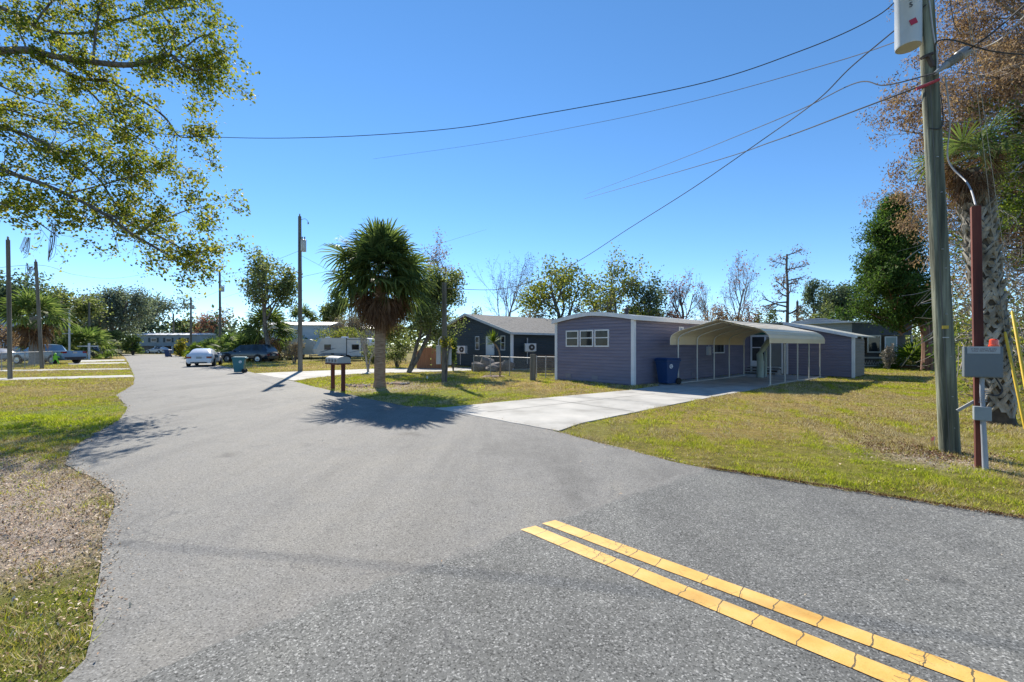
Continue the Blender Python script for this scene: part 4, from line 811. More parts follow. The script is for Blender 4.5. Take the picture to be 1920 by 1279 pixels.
# ================================================================== MAILBOXES
A, B = Vector(G(624, 731)), Vector(G(643.5, 735)); A.z = B.z = 0; mbt = thing('mailbox_stand', A, 'grey row of mailboxes on two red-brown posts beside the street', 'mailboxes'); d = (B-A).normalized(); s = Vector((-d.y, d.x, 0)); ang = math.atan2(d.y, d.x)
for p in (A, B): q = MB(); q.box((p.x, p.y, .51), (.115, .115, 1.02), rz=ang); q.build('post', redwood, mbt)
cm = (A+B)/2; cdir = Vector((.96, -.28, 0)); c_ang = math.atan2(-.28, .96)
fm_ = lambda a, o, z: tuple(cm+d*a+Vector((-d.y, d.x, 0))*-o+Vector((0, 0, z)))
q = MB(); q.fbox(fm_, (-.62, -.26, 1.0), (.62, .26, 1.05)); q.build('shelf', redwood, mbt)
mg = flat('mailbox_grey', (.34, .34, .33), .6); md = flat('mailbox_dark', (.05, .05, .055), .5)
for i in range(4):
    a = -.62+.31*i; b = MB(); ns = 8
    prf = [(-.24, 1.055), (-.24, 1.20)]+[(.24*-math.cos(math.pi*k/ns), 1.20+.10*math.sin(math.pi*k/ns)) for k in range(1, ns)]+[(.24, 1.20), (.24, 1.055)]
    n = len(prf); b.add([fm_(a+.01, o, z) for o, z in prf]+[fm_(a+.30, o, z) for o, z in prf], [tuple(range(n)), tuple(range(2*n-1, n-1, -1))]+[(k, k+n, (k+1) % n+n, (k+1) % n) for k in range(n)])
    bx = b.build('mailbox', mg, mbt); e = MB(); e.fbox(fm_, (a+.07, .241, 1.10), (a+.20, .252, 1.19)); e.build('door', md, bx)
    e = MB(); e.fbox(fm_, (a+.24, .241, 1.09), (a+.275, .255, 1.22)); e.build('flag', flat('pale_flag', (.6, .58, .55)), bx)

# ================================================================== POLES, TRANSFORMERS
def can(parent, c, r, h, m, lid=True):
    q = MB(); q.lathe(c, [(r*.97, 0), (r, .02), (r, h*.92), (r*1.06, h*.93), (r*1.06, h*.97), (r*.8, h)], 20); o = q.build('transformer', m, parent, smooth=True)
    for s in (-1, 1): e = MB(); e.lathe((c[0]+s*r*.45, c[1], c[2]+h), [(.03, 0), (.05, .03), (.03, .08), (.05, .12), (.03, .2)], 8); e.build('bushing', flat('porcelain', (.30, .26, .22), .3), o)
    return o
canm = mat('can_grey', [(.40, .41, .40), (.50, .51, .50)], .35, scale=1.5, metal=.2)
def pole(px, pyb, pxt, pyt, r0, r1, label, m=polewood, tr=None, Y=None, bracket=False):
    b = G(px, pyb) if Y is None else (X(px, Y), Y, 0); Yb = b[1]; tp = P(pxt, pyt, Yb); t = thing('utility_pole', b, label, 'utility pole', 'wooden utility poles along the street')
    q = MB(); n = 8; q.tube([Vector(b).lerp(Vector(tp), i/n)-Vector((0, 0, .1 if i == 0 else 0)) for i in range(n+1)], [r0+(r1-r0)*i/n for i in range(n+1)], 12); q.build('pole', m, t, smooth=True)
    if tr:
        z = CAMH+(HOR-tr[0])/F*Yb; h = (tr[0]-tr[1])/F*Yb; x = tp[0]+r1+tr[2]
        can(t, (x, Yb-.05, z), tr[2], h, canm)
        q = MB(); q.box((x-tr[2]*.8, Yb, z+h*.8), (tr[2]*1.5, .08, .06)); q.box((x-tr[2]*.8, Yb, z+h*.3), (tr[2]*1.5, .08, .06)); q.build('bracket', galv, t)
    if bracket:
        q = MB(); q.tube(bez([(tp[0], Yb, tp[2]-.25), (tp[0]+.35, Yb, tp[2]-.15), (tp[0]+.55, Yb, tp[2]-.35)], 4), .015, 5); q.lathe((tp[0]+.55, Yb, tp[2]-.5), [(.04, 0), (.05, .08), (.02, .15)], 8); q.build('insulator_arm', galv, t)
    q = MB(); q.lathe((tp[0], Yb, tp[2]), [(.03, 0), (.055, .05), (.03, .1), (.05, .14), (.02, .18)], 8); q.build('insulator', flat('porcelain', (.30, .26, .22), .3), t); return t
pole(563, 697, 562, 406, .15, .10, 'tall wooden pole with a light grey can rising from the second driveway', tr=(472, 450, .17), bracket=True)
pole(413, 0, 412, 512, .17, .12, 'wooden pole with a small can above the palmettos', Y=56, tr=(547, 537, .25))
pole(358, 0, 358, 558, .22, .16, 'far wooden pole behind the white car', Y=90, tr=(580, 573, .3))
pole(326, 0, 325, 588, .2, .15, 'farthest thin wooden pole at the end of the street', Y=95)
pole(19, 711, 15, 450, .09, .078, 'grey wooden pole nearest on the left, standing in the first driveway strip')
pole(79, 692, 67, 491, .105, .09, 'grey wooden pole standing by the end of the left fence')
pole(91, 0, 89, 556, .17, .14, 'wooden pole behind the pickup', Y=44)
pole(168, 0, 167, 568, .16, .12, 'thin wooden pole among the palms behind the white sign post', Y=66)
pole(1495, 0, 1495, 565, .14, .12, 'short wooden pole behind the carport roof', Y=48)
# pole with meter boxes on the centre lawn
b = G(833, 718); mp = thing('meter_pole', b, 'brown wooden pole with grey meter boxes on the centre lawn', 'pole')
q = MB(); q.tube([(b[0], b[1], -.1), (b[0]+.01, b[1], 2.2), (b[0], b[1], 4.57)], [.125, .115, .10], 12); q.build('pole', polewood, mp, smooth=True)
for sx_, z0, h, w in ((-.26, .85, .85, .20), (.24, .82, .88, .16)):
    q = MB(); q.box((b[0]+sx_, b[1]+.02, z0+h/2), (w, .16, h)); bx = q.build('meter_box', greyp, mp, bevel=.01)
q = MB(); q.tube([(b[0]-.26, b[1]+.02, 1.7), (b[0]-.26, b[1]+.02, 1.95), (b[0]-.12, b[1], 2.1)], .03, 6); q.build('conduit', greyp, mp)
# white sign post, lamp post, lime figure
b = (X(167, 52), 52, 0); t = thing('sign_post', b, 'white sign post with a cross arm left of the street', 'sign post'); q = MB(); q.box((b[0], 52, 1.0), (.16, .16, 2.0)); q.build('post', white, t); q = MB(); q.box((b[0]-.1, 51.95, 1.62), (2.5, .1, .12)); q.build('arm', white, t)
b = (X(130, 50), 50, 0); t = thing('lamp_post', b, 'thin pale lamp post in front of the yellow-green palms', 'lamp post'); q = MB(); q.tube([b, (b[0], 50, 5.8)], [.10, .08], 8); q.build('pole', flat('pale_pole', (.5, .52, .52)), t); q = MB(); q.box((b[0]-.2, 50, 3.1), (1.2, .1, .1)); q.build('arm', galv, t)
q = MB(); q.lathe((b[0], 50, 5.8), [(.12, 0), (.2, .08), (.1, .2)], 8); q.build('lamp_head', galv, t)
b = (X(104, 38.5), 38.5, 0); t = thing('warning_figure', b, 'lime green running-child warning figure at the end of the left fence', 'warning figure'); lime = flat('lime_plastic', (.28, .75, .03), .5)
def slab(pts, Y0, th): n = len(pts); return MB().add([(b[0]+x, Y0, z) for x, z in pts]+[(b[0]+x, Y0+th, z) for x, z in pts], [tuple(range(n)), tuple(range(2*n-1, n-1, -1))]+[(i, n+i, n+(i+1) % n, (i+1) % n) for i in range(n)])
slab([(-.12, .42), (.10, .42), (.30, .05), (.40, .05), (.22, .45), (.14, .70), (.38, .60), (.40, .66), (.12, .80), (-.10, .80), (-.30, .62), (-.26, .57), (-.10, .68), (-.22, .35), (-.42, .28), (-.40, .22), (-.14, .28)], 38.45, .06).build('body', lime, t)
q = MB(); q.lathe((b[0], 38.45, .92), [(.02, 0), (.11, .01), (.11, .06), (.02, .07)], 14, 'Y'); q.build('head', lime, t)
q = MB(); q.box((b[0], 38.6, .03), (.6, .35, .06)); q.build('base', black, t)
# small white marker on the lawn
q = MB(); b = G(801, 711); q.tube([b, (b[0], b[1], .16)], [.05, .035], 8); _tag(q.build('pipe_marker', white), 'small white pipe cap in the shaded centre lawn', 'marker')
q = MB(); b = G(1752, 836); q.tube([b, (b[0]+.01, b[1], .16)], .004, 5); fl = thing('marker_flag', b, 'small pink marker flag in the grass by the big pole', 'flag'); q.build('stake', galv, fl); q = MB(); q.add([(b[0], b[1], .17), (b[0]-.07, b[1]-.01, .13), (b[0]-.05, b[1], .07), (b[0], b[1], .10)], [(0, 1, 2, 3)]); q.build('flag', flat('pink_flag', (.8, .22, .18), .7), fl)

# ------------------------------------------------------------------ the big near pole
b = Vector(G(1781, 849)); Yp = b.y; top = Vector(P(1722, -260, Yp)); dpl = top-b
def onp(py): return b+dpl*((849-py)/(849+260.0))
bp = thing('utility_pole', b, 'big greenish wooden pole with transformer at the right of the lawn', 'utility pole', 'wooden utility poles along the street')
q = MB(); n = 60; rr2 = random.Random(5); q.tube([b+dpl*(i/n)-Vector((0, 0, .1 if i == 0 else 0)) for i in range(n+1)], [(.126-.034*(i/n)**.8)*(1+rr2.uniform(-.012, .012)) for i in range(n+1)], 28); q.build('pole', greenpole, bp, smooth=True)
for py, m_, nm in ((614, flat('tag_yellow', (.55, .38, .04)), 'tag'), (633, flat('tag_white', (.5, .52, .5)), 'tag')):
    c = onp(py)+Vector((-.065, -.098, 0)); q = MB(); q.box(c, (.075 if py < 620 else .07, .012, .05 if py < 620 else .012), rz=R(-32)); q.build(nm, m_, bp)
c = onp(88)+Vector((-.30, .02, 0)); cn = MB(); cn.lathe(c, [(.02, .0), (.157, .0), (.165, .03), (.165, .82), (.178, .84), (.178, .88), (.1, .95)], 28); cn_ = cn.build('transformer', canm, bp, smooth=True)
q = MB(); q.box(c+Vector((.19, 0, .25)), (.16, .08, .06)); q.box(c+Vector((.19, 0, .65)), (.16, .08, .06)); q.build('bracket', galv, bp)
q = MB(); q.box(c+Vector((-.065, -.158, .30)), (.085, .012, .085), rz=R(-22), M=Matrix.Rotation(R(-20), 3, 'Z') @ Matrix.Rotation(R(-18), 3, 'Y')); st_ = q.build('sticker', flat('sticker_red', (.42, .02, .05)), cn_)
def text(body, size, m, parent, loc, rot, ex=.001):
    cu = bpy.data.curves.new('lettering', 'FONT'); cu.body = body; cu.size = size; cu.extrude = ex; cu.align_x = 'CENTER'; cu.align_y = 'CENTER'; cu.materials.append(m)
    o = bpy.data.objects.new('lettering', cu); col.objects.link(o); o.parent = parent; o.location = Vector(loc)-_origin(parent); o.rotation_euler = rot
    me = bpy.data.meshes.new_from_object(o); n_ = bpy.data.objects.new('lettering', me); col.objects.link(n_); n_.parent = parent; n_.location = o.location; n_.rotation_euler = rot; bpy.data.objects.remove(o); return n_
text('2\n5', .11, flat('tag_black', (.03, .03, .03)), cn_, c+Vector((-.095, -.150, .62)), (R(90), 0, R(-30)))
q = MB(); q.tube([onp(py)+Vector((-.088*(1-.25*(849-py)/1109), -.088*(1-.25*(849-py)/1109), 0)) for py in (846, 700, 560, 420, 280, 150)], .007, 5); q.build('ground_wire', flat('wire_moulding', (.12, .12, .10), .8), bp)
for py in (800, 742, 668, 590, 505, 470, 365, 300): q = MB(); q.box(onp(py)+Vector((-.04+.02*math.sin(py), -.112, 0)), (.022, .02, .012)); q.build('staple', galv, bp)
# drooping leads and the weatherproof splice case on the cable
def cable(pts, r, label, m, n=10, name='power_cable', sub=None):
    q = MB(); q.tube(bez(pts, n), r, 6); o = q.build(name, m); return _tag(o, label, 'cable', 'overhead cables')
blk = flat('cable_black', (.045, .047, .05), .9); slv = flat('cable_grey', (.08, .08, .085), .9)
q = MB(); c2 = onp(148); a0_ = c2+Vector((-.09, -.17, -.02)); a1_ = c2+Vector((.06, -.18, .09)); a2_ = c2+Vector((.36, -.20, .30)); dd = (a2_-a1_).normalized()
lm1 = MB(); lm1.tube([a0_, a1_, a1_+dd*.02], [.025, .045, .055], 12); bs = lm1.build('splice_clamp', galv, bp, smooth=True)
lm2 = MB(); lm2.tube([a1_+dd*.02, a1_+dd*.05, a2_-dd*.14], [.055, .066, .066], 16); lm2.build('splice_case', mat('mesh_grey', [(.10, .10, .09), (.24, .24, .22)], .8, scale=60), bp)
lm3 = MB(); lm3.tube([a2_-dd*.14, a2_-dd*.13, a2_, a2_+dd*.015], [.068, .078, .078, .05], 18); lm3.build('splice_cap', flat('cap_grey', (.25, .25, .25), .4), bp, smooth=True)
q = MB(); q.box(onp(112)+Vector((-.12, -.09, 0)), (.17, .06, .04), M=Matrix.Rotation(R(-22), 3, 'Y')); q.box(onp(122)+Vector((-.08, -.10, 0)), (.04, .05, .2), M=Matrix.Rotation(R(-25), 3, 'Y')); q.build('cable_bracket', flat('rust_brown', (.08, .06, .05), .8), bp)
q = MB(); q.tube(bez([onp(-20)+Vector((-.06, -.10, 0)), onp(60)+Vector((-.03, -.11, 0)), onp(110)+Vector((.0, -.125, 0)), onp(140)+Vector((-.01, -.13, 0))], 6), .010, 5); q.build('riser_wire', flat('wire_white', (.45, .45, .46)), bp)
q = MB(); q.tube(bez([onp(240)+Vector((-.11, -.05, -.03)), onp(243)+Vector((0, -.125, -.04)), onp(225)+Vector((.10, -.07, .02)), onp(190)+Vector((.15, 0, .1))], 6), .008, 5); q.build('tie_wire', blk, bp)
q = MB(); q.tube(bez([onp(150)+Vector((.14, -.1, 0)), onp(230)+Vector((.20, -.08, 0)), onp(300)+Vector((.22, 0, 0)), Vector(P(1815, 345, Yp-.3)), Vector(P(1829, 384, 5.9))], 8), .011, 6); sw = q.build('service_cable', flat('cable_silver', (.34, .34, .35))); _tag(sw, 'silvery twisted cable dropping from the big pole to the red post', 'cable', 'overhead cables')
# overhead cables
PP = lambda px, py, Y=Yp: P(px, py, Y)
cable([onp(-10)+Vector((-.35, -.1, .1)), PP(1645, 30, 7.2), PP(1500, 96, 8.2), PP(1300, 160, 9.4), PP(1000, 217, 11), PP(830, 243, 12), PP(620, 257, 13), PP(430, 258, 14), PP(250, 246, 15), PP(0, 211, 17), PP(-300, 150, 19)], .0095, 'thick black cable sagging across the whole sky to the upper left', blk)
cable([onp(20)+Vector((-.12, -.12, 0)), PP(1600, 122, 8), PP(1530, 190, 9), PP(1430, 262, 11), PP(1300, 352, 13), PP(1180, 428, 15.5), PP(1080, 492, 17.5), PP(1000, 527, 18.8), PP(930, 543, 19.2), Vector(P(836, 541, 19.4))], .012, 'cable dropping steeply across the sky to the meter pole', slv)
cable([onp(152)+Vector((-.12, -.2, 0)), PP(1660, 160, 7.3), PP(1604, 156, 8), PP(1500, 206, 10), PP(1380, 256, 14), PP(1250, 308, 22), PP(1100, 364, 40)], .010, 'black cable fading down behind the purple home, upper of two', blk)
cable([onp(165)+Vector((-.12, -.18, 0)), PP(1600, 209, 8), PP(1450, 265, 11), PP(1300, 314, 17), PP(1095, 373, 40)], .012, 'black cable with a red sleeve, lower of two parallel ones', blk)
cable([onp(165)+Vector((-.06, -.2, .01)), onp(165)+Vector((-.30, -.08, -.07))], .022, 'red sleeve round the lower cable at the big pole', flat('red_sleeve', (.35, .03, .05)), name='cable_sleeve')
cable([onp(60)+Vector((-.1, 0, 0)), PP(1560, 118, 9), PP(1300, 190, 14), PP(1100, 234, 20), PP(900, 270, 30), PP(700, 298, 45)], .008, 'thin grey cable faint across the upper sky', slv)
cable([onp(70)+Vector((-.1, -.12, 0)), PP(1640, 140, 7.0), PP(1560, 170, 7.6)], .008, 'short thin wire below the transformer', slv) if False else None
cable([a2_+dd*.01, PP(1860, 62, 6.0), PP(1925, 5, 5.2), PP(1990, -60, 4.4)], .013, 'thick black cable rising to the upper right corner', blk)
cable([a2_+Vector((.0, .02, -.03)), PP(1870, 77, 6.2), PP(1925, 26, 5.4), PP(2000, -50, 4.6)], .009, 'pale cable rising beside the black one at upper right', flat('cable_pale', (.4, .38, .35)))
cable([onp(112)+Vector((-.05, -.15, .01)), PP(1757, 78, 6.4), PP(1790, 76, 6.4), PP(1860, 96, 6.4), PP(1960, 106, 6.4)], .010, 'black cable leaving the big pole to the right', blk)
cable([PP(1778, -20, 6.6), PP(1788, 40, 6.6), PP(1797, 58, 6.6), PP(1800, 66, 6.6)], .006, 'thin vertical wire right of the big pole', slv)
cable([Vector(P(-60, 510, 34)), Vector(P(70, 497, 30.9)), Vector(P(140, 515, 40)), Vector(P(213, 522, 52)), Vector(P(300, 512, 60)), Vector(P(412, 500, 56)) if False else Vector(P(412, 516, 56))], .013, 'thin cable between the left poles and the palmetto pole', slv)
cable([Vector(P(412, 516, 56)), Vector(P(470, 505, 44)), Vector(P(562, 470, 27.8))], .010, 'cable between the two poles left of the palm', slv)
cable([Vector(P(358, 563, 90)), Vector(P(385, 556, 72)), Vector(P(412, 545, 56))], .014, 'cable between the far poles', slv)
cable([Vector(P(562, 478, 27.8)), Vector(P(600, 498, 30)), Vector(P(640, 520, 34)), Vector(P(700, 540, 40))], .008, 'cable from the tall pole going behind the palm', slv)
cable([Vector(P(562, 524, 27.8)), Vector(P(480, 540, 36)), Vector(P(412, 560, 56))], .008, 'lower cable left of the tall pole', slv)
cable([Vector(P(67, 500, 30.9)), Vector(P(30, 506, 28)), Vector(P(-80, 540, 22))], .008, 'thin cable at the far left poles', slv)
cable([Vector(P(913, 430, 60)), Vector(P(870, 443, 45)), Vector(P(780, 470, 32)), Vector(P(700, 490, 30)), Vector(P(562, 520, 27.8))], .009, 'thin cable passing behind the palm crown', slv)

# ------------------------------------------------------------------ red post with the grey control box
b = Vector(G(1838, 877)); Yr = b.y; tp = Vector(P(1832, 386, Yr)); rp = thing('control_post', b, 'red-brown square post carrying a grey control box with red beacon', 'control box post')
q = MB(); w = .05
q.hexa([tuple(b+Vector((x, y, -.05))) for x, y in ((-w, -w), (w, -w), (w, w), (-w, w))]+[tuple(tp+Vector((x*.95, y, 0))) for x, y in ((-w, -w), (w, -w), (w, w), (-w, w))]); q.build('post', redwood, rp, bevel=.008)
bm_ = mat('control_grey', [(.115, .135, .145), (.145, .165, .175)], .45, scale=1.5); cx = b.x-.005
def zz(py, Y=Yr-.22): return CAMH+(HOR-py)/F*Y
q = MB(); wd = .365; z0, z1 = zz(709), zz(650); q.box((cx, Yr-.125, (z0+z1)/2), (wd, .14, z1-z0)); cbx = q.build('control_box', bm_, rp, bevel=.008)
q = MB(); q.box((cx-wd*.01, Yr-.20, (z0+z1)/2), (wd*.96, .012, (z1-z0)*.94)); cdoor = q.build('box_door', bm_, cbx, bevel=.003)
q = MB(); q.box((cx+.0, Yr-.209, zz(656.5)), (.305, .006, 13/F*Yr)); sg_ = q.build('sign_plate', flat('sign_pale', (.36, .37, .37)), cbx)
tm = flat('sign_ink', (.10, .05, .05)); sy = Yr-.2135
text('IF RED LIGHT IS ON\nCALL 352-795-0657', .027, tm, cbx, (cx, sy, zz(656.5)), (R(90), 0, 0), .0006)
q = MB(); q.lathe((cx+.11, Yr-.125, z1), [(.055, 0), (.055, .02), (.048, .025), (.045, .09), (.03, .105)], 18)
mr, nt, o = _nodes('red_lens'); bb = nt.nodes.new("ShaderNodeBsdfPrincipled"); bb.inputs['Base Color'].default_value = (.75, .09, .04, 1); bb.inputs['Roughness'].default_value = .15; bb.inputs['Subsurface Weight'].default_value = .3; nt.links.new(bb.outputs[0], o.inputs[0])
q.build('beacon', mr, cbx, smooth=True)
q = MB(); z0, z1 = zz(791), zz(765); q.box((cx+.0, Yr-.125, (z0+z1)/2), (.165, .11, z1-z0)); q.build('junction_box', mat('junction_grey', [(.22, .25, .26), (.28, .31, .32)], .4), rp, bevel=.006)
pipe = mat('conduit_grey', [(.22, .24, .27), (.36, .38, .42)], .4, scale=5, stretch=(1, 1, .3)); x1_ = cx+.01; x2_ = cx+.03
q = MB(); q.tube([(x1_, Yr-.12, z0+.01), (x1_+.01, Yr-.12, z0-.25), (x2_, Yr-.14, .0)], [.028, .030, .032], 12); q.build('conduit', pipe, rp, smooth=True)
q = MB(); q.tube([(x1_, Yr-.12, z1), (x1_-.01, Yr-.12, z1+.2), (x1_-.005, Yr-.11, zz(706))], .025, 10)
for i in range(6): q.tube([(x1_-.045+.006*i, Yr-.145, z1+.06+.03*i), (x1_+.035, Yr-.15, z1+.08+.03*i)], .006, 5)
q.build('upper_conduit', pipe, rp, smooth=True)
q = MB(); q.box((b.x-.13, Yr+.03, zz(770)+.02), (.24, .035, .035), M=Matrix.Rotation(R(-42), 3, 'Y')); q.build('bracket', galv, rp)
q = MB(); q.tube(bez([(cx+.13, Yr-.1, zz(709)), (cx+.19, Yr-.1, zz(730)), (cx+.15, Yr-.11, zz(742)), (x1_+.03, Yr-.12, zz(741))], 6), .009, 6); q.build('cable', blk, rp)
rp.rotation_euler = (0, 0, R(-38))
# yellow guy guards
yg = mat('guy_yellow', [(.60, .40, .03), (.78, .52, .05)], .5, scale=3, stretch=(1, 1, .3))
for i, (a, c, Y, lb) in enumerate((((1898, 583), (1921, 712), 8.3, 'bright yellow guy-wire guard leaning at the right edge, the upper one'), ((1884, 622), (1918, 782), 9.0, 'bright yellow guy-wire guard in front of the rough palm trunk, the lower one'))):
    p, q2 = Vector(P(*a, Y)), Vector(P(*c, Y-.4)); dd2 = (q2-p).normalized(); q = MB(); gx_ = thing('guy_guard', (q2.x, q2.y, 0), lb, 'guy guard', 'yellow guy guards')
    e = q2+dd2*(q2.z/abs(dd2.z))*.98
    q.tube([p, p+dd2*.03, e], [.014, .024, .028], 10); q.build('guard', yg, gx_, smooth=True)
    q = MB(); q.tube([onp(-150-60*i), p], .004, 5); q.build('guy_wire', galv, gx_)
# ================================================================== VEGETATION
def tubes_mesh(tubes, sides=(9, 6, 4, 3, 3), minr=.004):
    mb = MB()
    for pts, rad, lvl in tubes:
        mb.tube([tuple(p) for p in pts], [max(minr, float(r)) for r in rad], sides[min(lvl, 4)], cap=False)
    return mb
bark = mat('bark', [(.07, .06, .05), (.14, .125, .11), (.22, .20, .18)], .9, scale=9, stretch=(1, 1, .3), bump=.6, bscale=16)
barkl = mat('pale_bark', [(.16, .145, .13), (.27, .25, .225), (.34, .32, .30)], .9, scale=6, stretch=(1, 1, .4), bump=.4)
barkr = mat('red_bark', [(.12, .065, .045), (.20, .11, .075), (.27, .16, .12)], .9, scale=6, stretch=(1, 1, .2), bump=.5)
L_oak = leafmat('oak_leaf', [(.05, .07, .025), (.11, .135, .045), (.18, .205, .075), (.26, .28, .13)], .4)
L_mag = leafmat('magnolia_leaf', [(.05, .075, .02), (.11, .14, .03), (.20, .22, .045), (.32, .30, .07)], .4)
L_blue = leafmat('dusty_leaf', [(.05, .075, .05), (.10, .14, .085), (.18, .22, .15)], .35)
L_cedar = leafmat('cedar_leaf', [(.025, .055, .016), (.055, .10, .022), (.11, .17, .035)], .4, .6)
L_sweet = leafmat('sweetgum_leaf', [(.05, .07, .012), (.095, .125, .018), (.15, .175, .025), (.21, .22, .035), (.30, .24, .05)], .55, .6, 1.6)
L_rust = leafmat('rust_leaf', [(.12, .07, .05), (.20, .125, .085), (.29, .19, .13), (.38, .27, .20)], .4, .8, 1.3)
L_red = leafmat('red_leaf', [(.16, .08, .07), (.26, .10, .08), (.30, .18, .13)], .4)
L_brown = leafmat('dry_leaf', [(.13, .10, .07), (.24, .19, .14), (.33, .28, .22)], .3, .8, 1.2)
L_fern = leafmat('fine_green_leaf', [(.05, .075, .012), (.10, .14, .02), (.19, .23, .035)], .45)
L_far = leafmat('hazy_leaf', [(.08, .10, .08), (.14, .17, .125), (.23, .26, .20)], .35)  # distance haze is put into these lightened leaf tints
L_yel = leafmat('yellow_bush_leaf', [(.07, .09, .015), (.20, .20, .03), (.42, .30, .03)], .4)
L_pal = leafmat('palmetto_leaf', [(.05, .08, .025), (.10, .15, .04), (.22, .26, .09)], .35, .6, 1.5, .08)
L_palm = leafmat('palm_frond', [(.035, .058, .022), (.08, .115, .034), (.17, .21, .07)], .35, .6, 1.6, .10)
L_palmY = leafmat('palm_frond_bright', [(.04, .07, .01), (.09, .13, .015), (.16, .20, .03)], .45, .6, 1.6, .08)
L_dead = leafmat('dead_frond', [(.07, .038, .022), (.15, .085, .05), (.25, .155, .095)], .3, .8, 1.2)
L_grey = leafmat('grey_twig', [(.14, .125, .11), (.24, .22, .20), (.33, .31, .28)], .1, .9, 1.0)
PR = {
 'oak': dict(levels=4, seg=[5, 5, 4, 3, 3], wig=.16, up=[.05, .04, .02, .0], kids=[6, 5, 4, 3], ratio=[.62, .6, .6, .6], ang=[52, 48, 48, 45], **{'from': [.32, .25, .2, .2]}),
 'bare': dict(levels=4, seg=[5, 5, 4, 3, 3], wig=.13, up=[.03, .10, .08, .04], rr=.55, kids=[8, 6, 5, 3], ratio=[.6, .62, .6, .55], ang=[42, 38, 38, 40], **{'from': [.28, .2, .2, .15]}),
 'cypress': dict(levels=3, seg=[8, 5, 4, 3], wig=.07, up=[.02, .02, 0, -.05], flat=.05, kids=[15, 6, 4], ratio=[.26, .42, .5], ang=[88, 40, 45], **{'from': [.42, .25, .2]}),
 'myrtle': dict(levels=2, seg=[5, 4, 3], wig=.12, up=[.05, .08, .05], kids=[5, 4], ratio=[.5, .6], ang=[30, 35], **{'from': [.35, .2]}),
 'pine': dict(levels=3, seg=[7, 4, 3, 3], wig=.07, up=[.03, .08, .03, .0], kids=[10, 5, 4], ratio=[.34, .55, .5], ang=[68, 45, 45], **{'from': [.5, .35, .2]}),
 'open': dict(levels=4, seg=[6, 5, 4, 3, 3], wig=.15, up=[.02, .03, .03, .0], kids=[9, 4, 3, 3], ratio=[.45, .6, .6, .6], ang=[62, 50, 45, 45], **{'from': [.35, .3, .2, .2]}),
}
def tree(label, px, pxw, pyt, Y, style, leaf, barkm, lsize, nper, jit, seed, name='tree', cat='tree', group='trees beyond the homes', r=None, crown_from=None, depth=None, aspect=.6, droop=None, trunks=1, pxb=None, tipkeep=1.0, sparse=None):
    rg = np.random.default_rng(seed); random.seed(seed); H = CAMH+(HOR-pyt)/F*Y; Wd = pxw/F*Y; bx = X(pxb if pxb is not None else px, Y)
    tubes, tips = [], []
    for k in range(trunks):
        d0 = (0, 0, 1) if trunks == 1 else (math.cos(k*2.4)*.28, math.sin(k*2.4)*.28, 1)
        grow(rg, (0, 0, 0), d0, 1.0, (r or .03), 0, PR[style], tubes, tips)
    T = np.array(tips); mn, mx = T.min(0), T.max(0); lo_, hi_ = np.percentile(T, 1, axis=0), np.percentile(T, 99, axis=0)
    sz = H/hi_[2]; sxy = Wd/(hi_[0]-lo_[0]); dsc = min(sxy, Wd/(hi_[1]-lo_[1])*1.0); cx = (hi_[0]+lo_[0])/2*sxy; off = X(px, Y)-bx
    def mp(p):
        p = np.asarray(p, float); f = np.clip(p[..., 2]/max(hi_[2], .01), 0, 1)**.8
        return np.stack([p[..., 0]*sxy+bx+(off-cx)*f, p[..., 1]*dsc+Y, p[..., 2]*sz], -1)
    tr = thing(name, (bx, Y, 0), label, cat, group); rs = H*(r or .03)/(r or .03)
    tb = [(mp(np.array(pts)), np.array(rad)*H, lvl) for pts, rad, lvl in tubes]
    tubes_mesh(tb, minr=.008*Y/50).build('trunk', barkm, tr, smooth=False)
    if nper > 0:
        C = mp(T); 
        if tipkeep < 1: C = C[rg.uniform(size=len(C)) < tipkeep]
        if sparse is not None: C = C[sparse(C, rg)]
        C = np.repeat(C, nper, 0)+rg.normal(size=(len(C)*nper, 3))*jit
        V, Fc = leafcards(rg, C, lsize, aspect, .3, droop=droop); npmesh('crown', V, Fc, leaf, tr)
    return tr
BT = 'trees beyond the homes'
# behind the navy and purple homes
tree('olive oak behind the palm and meter pole with a forked trunk', 806, 130, 508, 26.5, 'oak', L_oak, bark, .16, 9, .22, 11, group=None, pxb=766, trunks=2, r=.022)
tree('tall thin bare cypress with a flat top showing above the oak', 828, 72, 443, 45, 'open', L_rust, bark, .20, 4, .3, 12, r=.012, tipkeep=.55, sparse=lambda C, rg: C[:, 2] > 8.5)
tree('grey leafless tree above the navy house roof', 948, 105, 486, 55, 'bare', L_grey, barkl, .16, 1, .3, 13, r=.013, tipkeep=.5)
tree('round green magnolia-like tree with yellow tinges behind the purple home', 1050, 128, 484, 46, 'oak', L_mag, bark, .32, 5, .4, 14, r=.025, tipkeep=.8)
tree('loose green tree with gaps right of the round one', 1150, 118, 487, 48, 'open', L_mag, barkl, .30, 3, .4, 15, r=.02, trunks=2, tipkeep=.6)
tree('low pale green tree between the loose tree and the snag', 1218, 70, 520, 46, 'open', L_blue, barkl, .30, 5, .4, 16, r=.018)
tree('broken grey snag with a few red leaves', 1276, 70, 512, 46, 'bare', L_red, bark, .22, 1, .3, 17, r=.022, tipkeep=.25)
tree('bare tree with reddish leaves at its top', 1385, 100, 478, 46, 'bare', L_red, barkl, .2, 1, .3, 18, r=.014, tipkeep=.3, sparse=lambda C, rg: C[:, 2] > rg.uniform(4, 11, len(C)))
tree('thin leafless tree left of the red-topped one', 1330, 50, 530, 50, 'bare', L_brown, barkl, .16, 1, .3, 19, r=.013, tipkeep=.2)
tree('straight bald cypress with level branches', 1476, 78, 467, 46, 'cypress', L_rust, bark, .20, 2, .22, 20, r=.018, tipkeep=.45)
